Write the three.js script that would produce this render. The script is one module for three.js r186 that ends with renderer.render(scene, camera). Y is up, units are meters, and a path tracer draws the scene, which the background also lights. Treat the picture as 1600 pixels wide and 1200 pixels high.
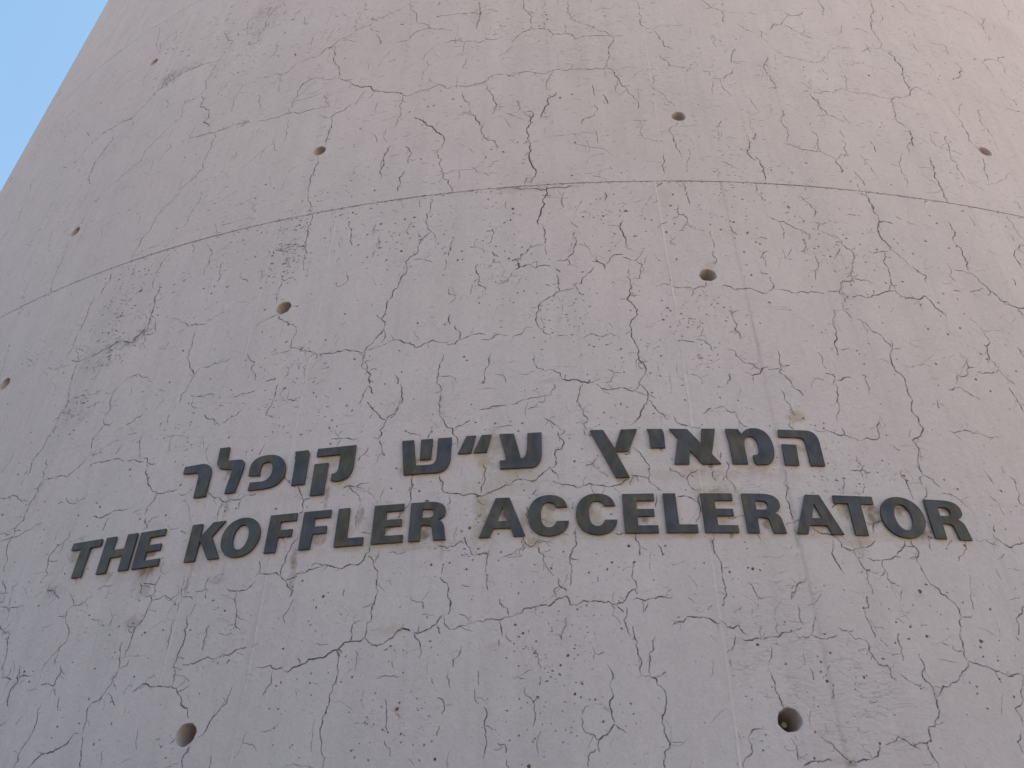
import * as THREE from 'three';
import { mergeGeometries } from 'three/addons/utils/BufferGeometryUtils.js';

// ---------------------------------------------------------------- camera
// recovered from the photograph: a vertical round tower of 6 m radius, the eye 2.15 m in front of its wall, looking up 36.7 degrees
const R = 6.0038, D = 8.16, EYE = 1.6, F = 1301.24, PITCH = 0.640887, ROLL = 0.008948, YAW = 0.0806195;
const scene = new THREE.Scene();
const camera = new THREE.PerspectiveCamera(2 * Math.atan(600 / F) * 180 / Math.PI, 4 / 3, 0.05, 900);
camera.rotation.order = 'YXZ';
camera.position.set(-Math.sin(YAW) * D, EYE, Math.cos(YAW) * D);
camera.rotation.set(PITCH, 0, ROLL);
scene.add(camera);

// ---------------------------------------------------------------- sky, sun, exposure
const EXPOSURE = 2.3;
const SUN_AZ = 2.18, SUN_EL = 0.72;          // behind the tower, to the right: the wall in view lies in its own shade
const sunDir = new THREE.Vector3(Math.sin(SUN_AZ) * Math.cos(SUN_EL), Math.sin(SUN_EL), Math.cos(SUN_AZ) * Math.cos(SUN_EL));
{
  const W = 512, H = 256, px = new Float32Array(W * H * 4), d = new THREE.Vector3();
  const zen = [0.084, 0.190, 0.335], hor = [0.37, 0.49, 0.64], glow = [1.0, 0.90, 0.76];
  for (let j = 0; j < H; j++) for (let i = 0; i < W; i++) {
    const phi = ((i + 0.5) / W - 0.5) * 2 * Math.PI, th = ((j + 0.5) / H - 0.5) * Math.PI;
    d.set(Math.cos(th) * Math.cos(phi), Math.sin(th), Math.cos(th) * Math.sin(phi));
    const t = Math.pow(1 - Math.max(d.y, 0), 2.6), g = Math.acos(THREE.MathUtils.clamp(d.dot(sunDir), -1, 1));
    const a = 0.9 * Math.exp(-g / 0.28) + 0.14 * Math.exp(-g / 0.9);
    const k = (j * W + i) * 4;
    for (let c = 0; c < 3; c++) px[k + c] = zen[c] + (hor[c] - zen[c]) * t + glow[c] * a;
    px[k + 3] = 1;
  }
  const sky = new THREE.DataTexture(px, W, H, THREE.RGBAFormat, THREE.FloatType);
  sky.mapping = THREE.EquirectangularReflectionMapping; sky.magFilter = sky.minFilter = THREE.LinearFilter; sky.needsUpdate = true;
  scene.background = sky; scene.environment = sky;
}
const sun = new THREE.DirectionalLight(new THREE.Color(1.0, 0.93, 0.82), 5);
sun.position.copy(sunDir).multiplyScalar(80); sun.target.position.set(0, 0, 0);
sun.castShadow = true; sun.shadow.mapSize.set(2048, 2048);
Object.assign(sun.shadow.camera, { left: -40, right: 40, top: 40, bottom: -40, near: 1, far: 200 });
scene.add(sun, sun.target);

// ---------------------------------------------------------------- helpers
let seed = 20240611;
const rnd = () => { seed = (seed + 0x6D2B79F5) | 0; let t = Math.imul(seed ^ (seed >>> 15), 1 | seed); t = (t + Math.imul(t ^ (t >>> 7), 61 | t)) ^ t; return ((t ^ (t >>> 14)) >>> 0) / 4294967296; };
const rr = (a, b) => a + (b - a) * rnd();
const clamp = (x, a = 0, b = 1) => x < a ? a : x > b ? b : x;
const smooth = (a, b, x) => { const t = clamp((x - a) / (b - a)); return t * t * (3 - 2 * t); };
const table = new Float32Array(65536); for (let i = 0; i < 65536; i++) table[i] = rnd() * 2 - 1;
function noise(x, y, mask = 255) {           // smooth value noise, -1..1, repeating every mask + 1 cells
  const xi = Math.floor(x), yi = Math.floor(y); let u = x - xi, v = y - yi;
  u = u * u * (3 - 2 * u); v = v * v * (3 - 2 * v);
  const x0 = xi & mask, x1 = (xi + 1) & mask, y0 = (yi & mask) << 8, y1 = ((yi + 1) & mask) << 8;
  const a = table[y0 + x0], b = table[y0 + x1], c = table[y1 + x0], e = table[y1 + x1];
  return a + (b - a) * u + (c - a + (a - b - c + e) * u) * v;
}
// a photo pixel (1600 x 1200) to arc length s and height h on the wall; t is the distance from the lens along the view
function wallAt(x, y, off = 0) {
  let u = (x - 800) / F, v = -(y - 600) / F; const cr = Math.cos(ROLL), sr = Math.sin(ROLL);
  [u, v] = [cr * u - sr * v, sr * u + cr * v];
  const dx = u, dy = v * Math.cos(PITCH) + Math.sin(PITCH), dz = v * Math.sin(PITCH) - Math.cos(PITCH);
  const ox = -Math.sin(YAW) * D, oz = Math.cos(YAW) * D, r = R + off;
  const a = dx * dx + dz * dz, b = 2 * (ox * dx + oz * dz), c = ox * ox + oz * oz - r * r;
  const disc = b * b - 4 * a * c; if (disc < 0) return null;
  const t = (-b - Math.sqrt(disc)) / (2 * a);
  return { s: Math.atan2(ox + t * dx, oz + t * dz) * R, h: EYE + t * dy, t };
}
const onWall = (s, h, off = 0) => [(R + off) * Math.sin(s / R), h, (R + off) * Math.cos(s / R)];
const used = {};
function numbered(name) { const n = used[name] = (used[name] ?? -1) + 1; return n ? `${name}_${String(n).padStart(3, '0')}` : name; }
function shade(o) { o.traverse(m => { if (m.isMesh) { m.castShadow = true; m.receiveShadow = true; } }); return o; }
function part(name, geometry, material, parent) { const m = new THREE.Mesh(geometry, material); m.name = name; parent.add(m); return m; }

// ---- what the photograph shows on the wall, read off it tile by tile (a tile is 400 x 300 photo pixels, coordinates at 4x) ----
// cracks: "width:x,y x,y ...;"   pits: "x,y,radius;"
const CRACKS = {
'0,0': `1.2:715,190 680,230 640,275 600,312;1.5:1440,100 1405,140;1.2:1390,195 1420,240 1455,255 1440,300 1415,330 1375,375;1.7:1375,375 1310,390 1250,410 1185,435 1120,470 1060,510 1000,555 960,590 920,640 870,690 830,740 745,770 700,805 650,830 600,875 555,915 500,985 455,1025;1.4:1360,395 1330,440 1300,490 1285,530 1285,560 1255,590 1215,620 1150,630;1.9:1260,600 1270,630 1250,665 1295,685 1300,740 1270,765 1305,795;1.2:1150,630 1135,700 1125,740 1080,775 1020,830 960,890 900,945 880,1010 820,1050 740,1125 680,1170;1.5:1570,770 1500,775 1440,790 1380,815 1340,830 1260,845 1190,860 1150,910;1.4:1340,840 1325,890 1300,950 1270,1010 1260,1060 1220,1110 1150,1165 1120,1190;1.6:720,830 705,870 660,930 620,980 590,1030 560,1090 555,1120 570,1145;1.1:1000,160 985,240 975,300;1:1005,270 990,340;1:1565,505 1510,540 1480,600 1460,660 1445,700;1:1065,920 1030,960 995,1010;1:1060,895 1065,920;1:210,1110 190,1190;1.2:780,1170 755,1195;1:1580,100 1550,160 1545,210 1590,215;1.4:1600,270 1555,275 1515,300;1:830,760 820,810;1.1:540,830 560,850;1:930,105 905,150 870,185;1.1:420,1050 395,1050;1:800,240 795,275`,
'1,0': `1.3:985,10 930,40 860,80 790,115 740,130 710,160 630,190 600,215 540,240 490,280 440,300 410,335 350,360 310,375 250,400 215,435 160,468 120,465 75,485 0,490;1.2:160,470 145,530 150,570;1.5:485,290 490,330 485,375 500,400 525,440 518,485;2:518,485 560,505 600,525 640,540 720,545 740,570 810,578 870,580 910,585 935,602;1.6:935,602 985,585 1040,565 1100,550 1130,535 1200,555 1265,535 1310,545 1370,525 1425,515 1450,490 1490,470 1555,465 1600,475;1.4:1085,490 1100,515 1150,530 1190,540;1.3:518,492 450,500 390,490 330,505 290,525 270,560 260,600 225,650 210,705;1.5:0,762 70,750 140,735 205,708 260,710 330,690 400,675 470,668;1:430,590 440,640 455,670;1.3:690,560 650,600 620,665;1.5:590,650 540,695 465,735 430,738 395,720;1.6:465,735 470,780 455,830 440,870 435,905;1.6:385,975 390,1020 365,1065 345,1100 340,1140 330,1165 330,1200;1.5:915,605 910,640 895,665 905,710 885,745 875,790 865,800;1.1:820,800 800,840 800,870 815,895;1.8:835,910 815,955 795,990 790,1040 775,1080 778,1120;1.6:930,915 960,935 960,980 955,1020;1.8:925,1070 895,1110 905,1140 885,1180 885,1200;2.2:985,735 1020,745 1065,780 1110,800 1125,825 1175,860 1178,885 1165,910;1.5:1165,910 1135,940 1135,970 1160,1000 1145,1030 1160,1055 1175,1085 1165,1110 1205,1130 1215,1170 1225,1200;1.5:1290,575 1300,620 1330,665 1325,710 1260,718;1.8:1325,712 1370,725 1390,760 1415,795 1405,830 1430,865 1490,880 1505,910 1505,945;1.5:1425,515 1440,555 1465,585 1480,625 1505,655 1490,700 1475,715;1.4:965,15 970,65 1005,95 1010,145 1080,160 1085,175;1.5:1220,195 1160,180 1090,175 1010,195 965,240 930,255 865,275;1.5:1180,268 1215,255 1300,260 1400,268 1440,240 1490,250 1540,232;1:1305,265 1295,310 1280,345;1.2:720,175 770,200;1.5:755,215 770,250 785,280;1.6:1400,0 1398,60 1395,100 1380,140 1370,185;1.4:1395,85 1340,82 1280,88 1200,95 1130,105;1.4:180,5 110,70 80,110 60,160 30,210 0,250;1:305,45 240,90 235,130;1:300,100 300,150 330,155;1:365,215 350,260 345,290;1:690,20 655,80 650,130;1:1075,375 1070,430 1040,470 1040,500;1.2:1600,290 1560,330 1520,350;1:190,740 200,800 185,850 170,890;1:110,890 115,930 130,945;1:25,600 30,680;1:600,1100 610,1060 650,1035;1:1350,1040 1400,1080 1460,1100;1:625,160 620,190;1:140,260 130,310 80,370`,
'2,0': `1.5:65,0 75,40 100,75 125,105 130,150 125,180;1.6:0,270 45,215 80,195 140,182 200,180 235,195 255,215 330,205 375,215 390,245 450,225 540,225 600,220 640,225 700,220;1.3:350,0 358,40 345,75 370,105 400,135 440,150 480,160 530,185 600,205 635,238;1.5:635,238 615,280 605,320 605,370 590,410 570,428;1.4:0,455 90,447 180,462 240,445 290,432 370,432 440,430 500,438 570,430 640,438 660,445;.9:670,425 780,420;1.8:628,438 640,470 680,520 690,540 735,535;1.4:690,540 725,570 760,610 790,650 785,685;1.2:795,0 795,80 800,150 840,175 885,190;1.6:885,190 920,235 945,260 950,290 1010,305;1:885,190 920,160 985,155 1070,155;1.3:920,340 945,370 985,410 970,435;1.2:985,412 1060,420 1130,432;1:840,440 900,436;1.2:910,470 880,485 870,530 900,570 950,595 985,635 1010,675;1.6:1180,0 1230,30 1255,50 1300,65 1330,100 1315,125 1335,150;1:1255,50 1210,55;1.3:1400,145 1440,170 1470,190 1530,205;1.2:1520,180 1560,200 1580,250 1600,270;1.6:1595,350 1580,400 1590,450 1600,470;1.5:1385,295 1375,350 1370,400;1.3:1385,430 1345,470 1300,495 1250,490;1.4:1300,498 1315,540 1350,580 1375,602;1.2:1190,442 1260,445;1:1230,450 1230,480;1.2:1255,215 1260,270 1275,295;1.3:505,530 510,580 525,605;1.6:515,655 535,690 515,715 450,740 435,775;1.8:570,590 585,620 600,650;2:275,570 255,605 230,610 230,650 205,670 190,705 178,738;2.4:100,695 130,705 115,750 95,800 95,870 110,930 105,980 120,1020 130,1050 155,1080 135,1110 120,1145;1.4:135,1110 90,1115 80,1155;1.3:235,480 215,520 215,570;1:260,450 235,480;1.6:1030,760 1035,775 995,795 990,830;1.8:990,830 1010,880 1030,930 1055,960 1065,990;1:990,828 920,820;1.3:945,960 950,1000 940,1040 955,1085;1.8:1525,835 1510,875;1.8:1480,860 1485,910 1470,950 1500,990 1525,1005;2.2:1525,980 1555,1030 1575,1080 1590,1140;1.2:1310,755 1285,795;1:1300,810 1305,860;1:740,755 850,760;1.4:0,625 30,630 45,690;1.8:0,1170 110,1180 180,1190 230,1175 330,1175 415,1165;1.8:205,1155 220,1200;1.8:945,1140 905,1165;1.4:1065,1145 1085,1200;1:1305,1140 1310,1165;1.2:1530,1155 1520,1200;1:195,50 200,10;1.2:200,180 195,145;1.2:335,200 330,160;1:490,75 560,50 620,50 670,30`,
'3,0': `1.7:318,0 340,45 345,95;1.4:30,62 80,65 130,95 190,95 215,72;1.4:130,95 95,130 85,150 35,150 10,190;1.4:100,150 150,185 200,205 285,240;1.6:195,95 205,118;1.2:20,300 85,335 100,350 160,360 230,378 330,382 355,352;1:100,350 155,378;1.2:330,425 375,470;1.5:5,470 15,500 40,525 55,550 0,555;1.4:220,572 250,570;1.8:260,590 305,630 325,670 370,718;1.4:300,728 370,720 440,745 480,770;1.3:275,568 330,585 400,575 440,558 490,560 560,582 610,580 690,605 780,615;1.3:490,555 485,510 475,470;1.5:650,0 660,60 645,110 645,170 670,210 690,250 700,290;2:700,290 750,330 790,355 805,390 840,440 835,470 855,510 885,545 890,570 870,605;1.5:700,298 620,305 585,320;1:540,310 460,295 370,305;1.6:870,605 790,605 780,650 775,680 800,720 815,765 860,795 890,815;2.2:890,815 905,860 910,910;1.3:890,890 870,915 880,950 890,970;1.4:885,580 920,542 950,555 1000,585 1045,610;1.5:80,690 100,690 100,720 80,745 85,770 115,800 130,845 120,865;1.4:100,895 160,915 220,938 310,945 360,965 420,995;1.4:265,815 300,840 310,880 315,930 330,945;2:420,1000 445,1035 460,1080;1.2:420,998 460,965 510,970;1.4:455,870 485,910 490,960;1.2:450,810 480,860;1.4:640,885 665,915 670,955;1.2:570,915 610,920;1.2:575,970 610,1020 650,1060 690,1110;1.6:525,1060 570,1110 605,1160;1.4:560,1150 575,1190;1.2:840,960 830,1000 820,1040 840,1085 870,1130 870,1175;1:765,1030 820,1042;2.2:1005,980 1020,1030 1040,1050 1040,1090 1060,1130 1080,1170 1095,1200;1:1020,1050 940,1050;1.6:1115,850 1115,890 1135,940 1140,980 1175,1020 1185,1060 1215,1090 1220,1115;1.8:1195,745 1220,795 1250,840 1255,875 1300,920 1325,940;1.5:1335,980 1355,1025 1350,1050 1370,1100 1380,1130;1.3:1340,685 1310,690 1330,740 1325,760 1370,805 1410,860;1.3:1350,610 1400,640 1450,665 1500,680 1570,695 1600,712;1.5:1530,620 1555,660;1.6:1350,390 1360,370 1440,382 1455,360 1480,355;1.3:1320,360 1345,395 1385,440 1410,490;1.3:1445,385 1475,420 1495,470;1.8:1165,390 1210,430 1200,480 1160,490 1150,500;1.3:1000,255 1050,275 1110,290 1118,340;1.2:880,250 905,280 940,335;1:900,185 935,245;1.2:960,390 1010,400 1035,435;1.3:1460,0 1490,50 1510,75 1495,125;1.2:1085,35 1150,45 1200,65 1260,90 1310,130 1345,170;1.2:1350,100 1345,170 1375,220 1385,265;1.2:530,180 580,182 625,212;1:450,150 460,210;1:690,70 720,110 710,150;1.2:1570,500 1600,520;1:1140,680 1180,740;1:470,375 560,395 665,418;1:710,430 780,460;1:1000,830 1040,900 1050,920`,
'0,1': `1.3:190,0 160,60 130,120 115,170 80,225 40,260 0,290;1.2:440,290 410,370 380,440 350,500 328,560 322,630;1.4:1130,0 1090,40 1020,110 975,160 945,230 910,265 880,310 850,360 825,410 815,435;1.2:1255,0 1250,45 1220,90 1195,130 1170,190 1145,225;1.3:1205,315 1215,350 1205,375;1.4:1060,380 1010,440 985,490 965,540 955,600;1.4:705,485 690,550 650,600 625,650 605,690;1.3:585,650 570,700 550,760 530,810 490,870 475,910 465,960 435,1000 400,1050;2:995,590 990,630 965,665 965,710 945,765;1.6:945,765 970,790 975,865;2.4:940,780 925,830 890,870 850,905 830,940;1.9:830,940 740,940 700,960 630,995 570,1030 500,1055 450,1050;1.4:975,868 940,890 905,895 905,930 865,970;1.5:500,1055 480,1080 460,1130 440,1195;1.2:475,960 490,1010 495,1050;1.2:430,1085 370,1095 340,1108 290,1100;1.2:165,1040 200,1060 215,1075;1.5:1390,440 1380,520 1355,560;1.3:1315,350 1325,380 1310,450 1275,480 1270,520;1.4:1065,795 1100,790 1130,815 1175,835 1215,825 1240,830 1290,822;1.4:1290,805 1340,780 1400,755;1:1175,840 1130,870 1090,890;1.5:1215,880 1200,960 1180,1000 1180,1060 1195,1110 1215,1150 1185,1200;1.5:1215,1145 1250,1100 1300,1095 1340,1070 1435,1045;1:1055,935 1035,980 995,985;1.4:760,1195 800,1160 870,1140 920,1155 950,1185;1.5:1540,1015 1590,1060 1580,1120 1590,1165 1600,1180;1.2:1505,500 1515,545 1550,565;1.2:205,700 180,750 170,790;1:205,520 150,640 115,700;1:60,950 30,1060 0,1150;1:1580,70 1590,130;1:640,1090 600,1150 590,1180;1:325,235 310,310;1:540,0 520,60 490,110;1:865,60 825,105 790,130;1.1:1420,790 1420,830`,
'1,1': `1.5:330,0 325,60 345,85 340,130;1.6:352,140 345,180 325,220 315,290 310,345;1.3:310,345 315,390 295,430 300,490;1.1:330,470 320,530;1.3:150,510 160,545 175,555 240,540;1.2:160,560 140,620 130,680 125,700;1.3:255,713 225,713;1.6:0,835 50,810 90,785 130,765;1.5:130,765 165,800 185,810 205,825 255,845;1.3:250,840 240,900 220,940 218,975;1.8:218,975 280,995 340,998 375,1015 440,1010 510,995 590,995 680,998;1.2:215,990 150,1005 90,1020;1.2:405,1010 410,1035 400,1055;2.2:680,998 735,940 760,900 800,855;2:800,855 808,810 785,795 815,720 820,690 850,655 890,590 900,550 930,515 945,475 935,435;1.8:935,435 975,400 1015,370 1020,320 1045,290 1100,250;1.5:1100,250 1070,205 1070,160 1062,130;1.4:1100,30 1090,80 1085,130;1.2:1105,250 1125,310;1.2:905,50 925,100;1.5:800,860 800,920 780,940;1.8:690,990 740,970 815,945;1.8:825,935 890,925 920,938 985,955 1000,972 1045,950 1105,925 1200,938;1.7:1195,953 1240,950 1275,920 1278,885 1245,835;1.7:1278,918 1340,895 1390,883 1435,895;1.7:1405,925 1460,922 1505,888 1570,897;2.2:680,1000 665,1040 685,1070 695,1100 715,1140 712,1200;1.4:665,1045 662,1100 690,1108;1.6:580,190 595,230 590,280 600,330;1.4:745,200 735,260;1.6:768,280 768,335;1.5:745,365 725,410;1.3:570,490 575,545 545,580 505,590 500,560;1.4:970,185 950,225 950,265;1.5:985,422 1050,425 1110,440;1.3:1185,420 1190,450 1175,485;1.7:1235,300 1215,350 1203,395;1.3:1480,225 1475,290 1445,325;1.4:1330,340 1400,355 1430,375;1.7:1475,370 1515,405;1.3:1600,500 1575,555 1540,573 1510,573;1.2:1430,480 1480,440 1530,430;1.8:1385,450 1385,510 1390,580 1430,595 1432,612;1.3:1200,595 1210,640 1245,645 1245,665 1200,700;1.2:1345,570 1335,640;1.7:1215,765 1210,820;1.6:875,1150 890,1200;1.5:1172,1015 1160,1060 1140,1110 1130,1160 1130,1200;1.3:1140,1155 1200,1150 1245,1165 1250,1190;1.5:1465,1010 1455,1080 1430,1120 1420,1190;1.3:1490,1130 1545,1145 1560,1195;1.2:235,1070 200,1140 170,1170;1.8:60,1185 115,1168;1:320,1060 300,1200;1:30,480 20,560;1.2:1020,40 1020,80;1.2:1560,60 1555,90`,
'2,1': `2.4:220,0 205,35 190,50 205,75 185,100 180,130 165,170 165,200;2:185,200 205,240 200,280 212,295 205,320;1.2:200,322 150,330 110,350;2:105,355 80,385 55,390 50,415 30,425 0,430;1.2:210,330 212,390;2.6:30,425 40,455 45,470 80,460 115,452;2:120,460 150,475 165,462 195,458 240,465;2:45,470 25,480;1.6:325,0 310,50 320,95;1.5:580,0 582,55;1.8:385,260 405,310 385,360 380,385 345,420 285,430;1.4:345,420 360,455;2:690,175 678,210 695,260 710,290 715,345;1.2:680,210 600,205;1.2:715,345 755,365;1.8:500,433 540,435;1.7:525,403 530,433 575,455 580,485;1.6:580,455 610,430 620,405 660,390 690,390;1.5:690,405 740,425 775,430;1.5:820,368 800,400 775,430;1.4:775,432 815,455 805,500 800,540 745,545;1.7:375,585 435,570 440,535 470,510 505,468;1.4:390,590 435,640;1.8:275,470 300,500;1.7:280,520 290,560 285,595 300,620 350,608 380,600;1.9:295,618 265,640 215,670 175,695 165,735 155,780 155,820 165,840 185,855;1.4:180,785 200,820 190,860 210,885 240,892;1.4:125,848 80,850 65,880 30,895 0,915;1.4:275,900 350,902;1.5:440,912 490,885 540,900 570,905 620,885 650,898;2:710,525 735,545 745,590 735,640 718,665 750,695 785,735 785,765 760,790 735,838 745,890 765,935 795,995 790,1035 815,1065 840,1105 830,1140 800,1185 790,1200;1.2:730,480 730,530;1.3:790,1040 775,1095;1.2:672,665 718,668;1.4:905,585 950,572 1000,583 1060,598 1110,595 1130,605;1.4:1230,580 1170,590 1135,610 1120,650;1.6:1215,560 1210,580;1.9:1315,585 1365,590 1390,610 1430,605 1480,600 1520,615 1570,632 1600,630;1.8:1095,0 1100,40 1115,75;1.4:1040,80 1045,140 1080,150 1100,195;1.2:1045,142 1005,165;1.3:1100,200 1075,210 1070,240 1040,245;1.3:1105,205 1150,235 1205,245;1.3:1240,245 1260,310 1262,350;1.7:1255,370 1258,400 1280,425 1260,450;1.3:1020,280 995,300 990,325 1020,335;1.3:915,215 970,185;1.4:1360,210 1375,240 1410,265;1.3:1510,295 1560,280 1600,295;1.5:1600,370 1570,380 1585,430 1585,465;1.5:1555,490 1565,510 1600,513;1.8:1350,740 1375,755 1385,800 1405,830 1400,870 1440,915;1.4:1375,755 1410,740;1.3:1400,868 1355,870;1.3:1200,845 1185,890 1170,910;1.9:1035,935 1085,930 1140,938;1.5:1145,922 1190,925 1225,950 1250,990;1.4:1345,980 1390,990 1420,1040 1440,1060;1.8:1440,1060 1500,1075 1560,1110;2.4:1600,1095 1560,1105 1550,1135;1.7:1445,1120 1480,1130 1500,1150 1550,1135;1.6:1505,1150 1510,1200;2:1357,1140 1345,1200;1.4:140,1020 135,1060 160,1100 210,1120 250,1110 300,1130 305,1165;2.4:305,1170 380,1172 430,1185 510,1185;1.4:510,1185 550,1165;1.2:40,1140 140,1120;1.4:590,1105 640,1130 700,1125;1.3:645,1130 620,1185 575,1190;1.3:1110,1140 1170,1160 1190,1200;1.3:360,180 375,200 410,220;1:415,325 490,340;1:1160,1000 1155,1030;1:1185,1070 1150,1100;1.2:1530,0 1535,15 1560,30 1560,55`,
'3,1': `2.2:615,0 630,50 655,105 690,170 698,190 690,245 710,290 760,340 765,360;1.8:700,190 740,185 775,195;1.4:765,360 820,400 860,435 880,460;2.2:900,465 940,500 990,525;1.4:990,525 980,560;1.7:625,370 650,382 700,372 745,370;1.8:745,375 730,410 730,450 755,500 765,550 795,605;1.8:5,152 60,180 100,185 150,215 215,240 260,270 262,292;1.3:75,190 95,240 95,290;1.3:205,25 260,75 295,110 290,155;1.4:290,190 320,200 310,230 290,240;1.3:315,200 360,190;1.2:320,230 380,265 450,295;1.6:450,295 480,340 530,375 545,410 525,450 515,500 530,540 535,555;1.8:535,550 465,555 460,600 445,628;1.6:540,540 600,550 655,570;1.4:450,350 425,390 420,410;1.6:5,530 35,580 30,600 0,620;1.8:35,600 90,610 145,630 200,622 270,618 350,632;1.6:370,622 430,618 490,645;1.6:500,645 485,690;1.8:520,655 620,662 655,645 720,630 795,615;2:795,615 860,665 900,660 980,650 1000,668 1030,700 1080,745 1115,780;1.5:465,690 475,740 530,795;1.8:555,795 620,830 640,860 720,910 760,950 780,985;1.2:770,930 775,980 835,975;2:780,985 770,1040 790,1110 840,1150 855,1200;1.3:465,735 415,740 400,800 420,850;2:420,850 420,890 430,910 415,940 430,985 435,1020;1.3:440,985 510,982;1.2:290,390 305,430 295,500 295,550;1.2:230,300 230,370 195,375;1.2:150,350 125,395;2:1125,180 1145,215 1170,250 1155,280 1170,320 1205,350 1210,390 1245,440 1250,490;1.7:1165,485 1215,490 1260,510;2:1250,495 1310,540 1380,610 1430,650 1455,680 1490,685 1540,715 1600,720;1.4:1545,720 1600,760;1.4:1390,620 1370,645;1.5:1345,600 1300,615 1255,625;1.4:1120,450 1140,480 1135,520 1180,560;1.4:1155,612 1200,620;2:1600,330 1560,350 1540,370 1550,420 1585,470;1.7:1505,260 1540,305;1.4:1490,150 1530,200 1560,260 1600,300;1.3:1540,50 1600,130;1.6:1095,0 1098,30 1125,65;1.2:1250,140 1285,210;1.2:1260,790 1310,830 1350,880 1380,935;2:1390,935 1370,990 1385,1050;1.5:1385,1050 1420,1075 1440,1110;1.4:1440,1100 1440,1070;2:1440,1110 1400,1130 1350,1135 1310,1120;1.8:1440,1115 1470,1145 1510,1180 1540,1200;1.7:1200,1015 1245,1045 1250,1090 1250,1140 1215,1155 1180,1150 1185,1185;1.5:1250,1095 1300,1095;1:840,1080 920,1085 1010,1088;1.6:1560,970 1600,1030;1.4:1530,540 1545,580;1.7:60,990 70,1060 70,1130;1.7:70,1075 130,1085;1.6:0,1110 30,1105 70,1100;2:70,1130 130,1170 150,1200;1.4:310,1000 340,1060 365,1110;1.7:360,1135 405,1140 410,1200;1.8:430,1180 470,1160 520,1163;1.6:580,1140 610,1150 620,1200;1.3:275,1160 350,1175;1:875,940 960,975;1.3:800,155 830,170;1.2:490,140 550,145`,
'0,2': `1.5:440,0 430,60 430,110 400,160 375,190 350,240 325,300 290,345 265,405 230,440 200,490 190,540 160,590 130,635;1.3:430,105 460,85 530,75;1.1:530,75 640,40;1.4:750,10 700,60 690,150 650,210 660,255 620,300 585,335 570,390 555,455;1.2:655,255 690,255 710,230;1.5:555,455 500,510 460,545 410,580 370,575 330,590 275,600;1.7:270,545 272,600 240,645 215,710 180,770 150,850 90,910 85,950;1.4:290,470 300,510 270,550;1.2:270,620 225,655 195,668;1.5:0,710 45,712 100,700 120,720 165,735;1.3:0,985 50,970 85,960 130,940 180,915 225,880 270,875;1.6:85,950 50,1000 45,1080 25,1140 30,1180;1.2:0,938 70,935;1.6:450,910 430,960 385,995 310,1070 300,1130 285,1170 300,1200;1.5:575,495 630,490 690,478 750,470 770,485;1.6:790,478 850,478 900,485;1.4:640,430 570,445;1.4:890,320 870,390 875,440 875,470;1.6:895,460 920,465 925,495 970,500;1.7:915,500 910,550 920,600 935,640 975,675;1.6:975,675 1020,685 1060,668 1115,658;1.3:1115,690 1180,680 1200,650;1.7:975,680 960,730 920,780 905,820;1.7:580,825 640,835 700,800 780,785 800,780;1.3:830,808 880,790;1.5:690,835 660,870 640,920;1.3:360,748 400,740;1.4:415,710 430,740 470,750 530,720;1.7:910,840 920,880 915,905;1.2:920,870 950,840 985,832;1.6:905,180 850,210 830,235 790,255;1.3:1060,190 1050,240;1.8:1275,190 1320,220 1365,250;1.3:1380,250 1440,210 1510,160;1.5:1190,70 1240,80 1290,65 1340,68;1.4:1180,5 1130,70 1110,130;1.5:1455,80 1510,60 1600,40;1.4:985,40 1030,50;1.3:1310,380 1290,450 1310,500;1.3:1205,90 1205,150;1.5:1290,665 1325,705 1370,710 1410,740 1450,720 1500,720 1600,690;1.4:1500,720 1490,780;1.3:1370,710 1385,760 1355,860;1.2:770,375 720,440;1.2:90,430 50,500 5,555;1.2:1060,905 1110,905;1.3:1125,925 1160,940;1.6:1000,1090 1020,1085;1.2:1020,1100 1010,1180;1.2:800,318 850,305;1.2:1045,325 1100,320 1180,335;1.2:545,180 515,220 490,250;1.3:440,165 420,185`,
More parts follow.
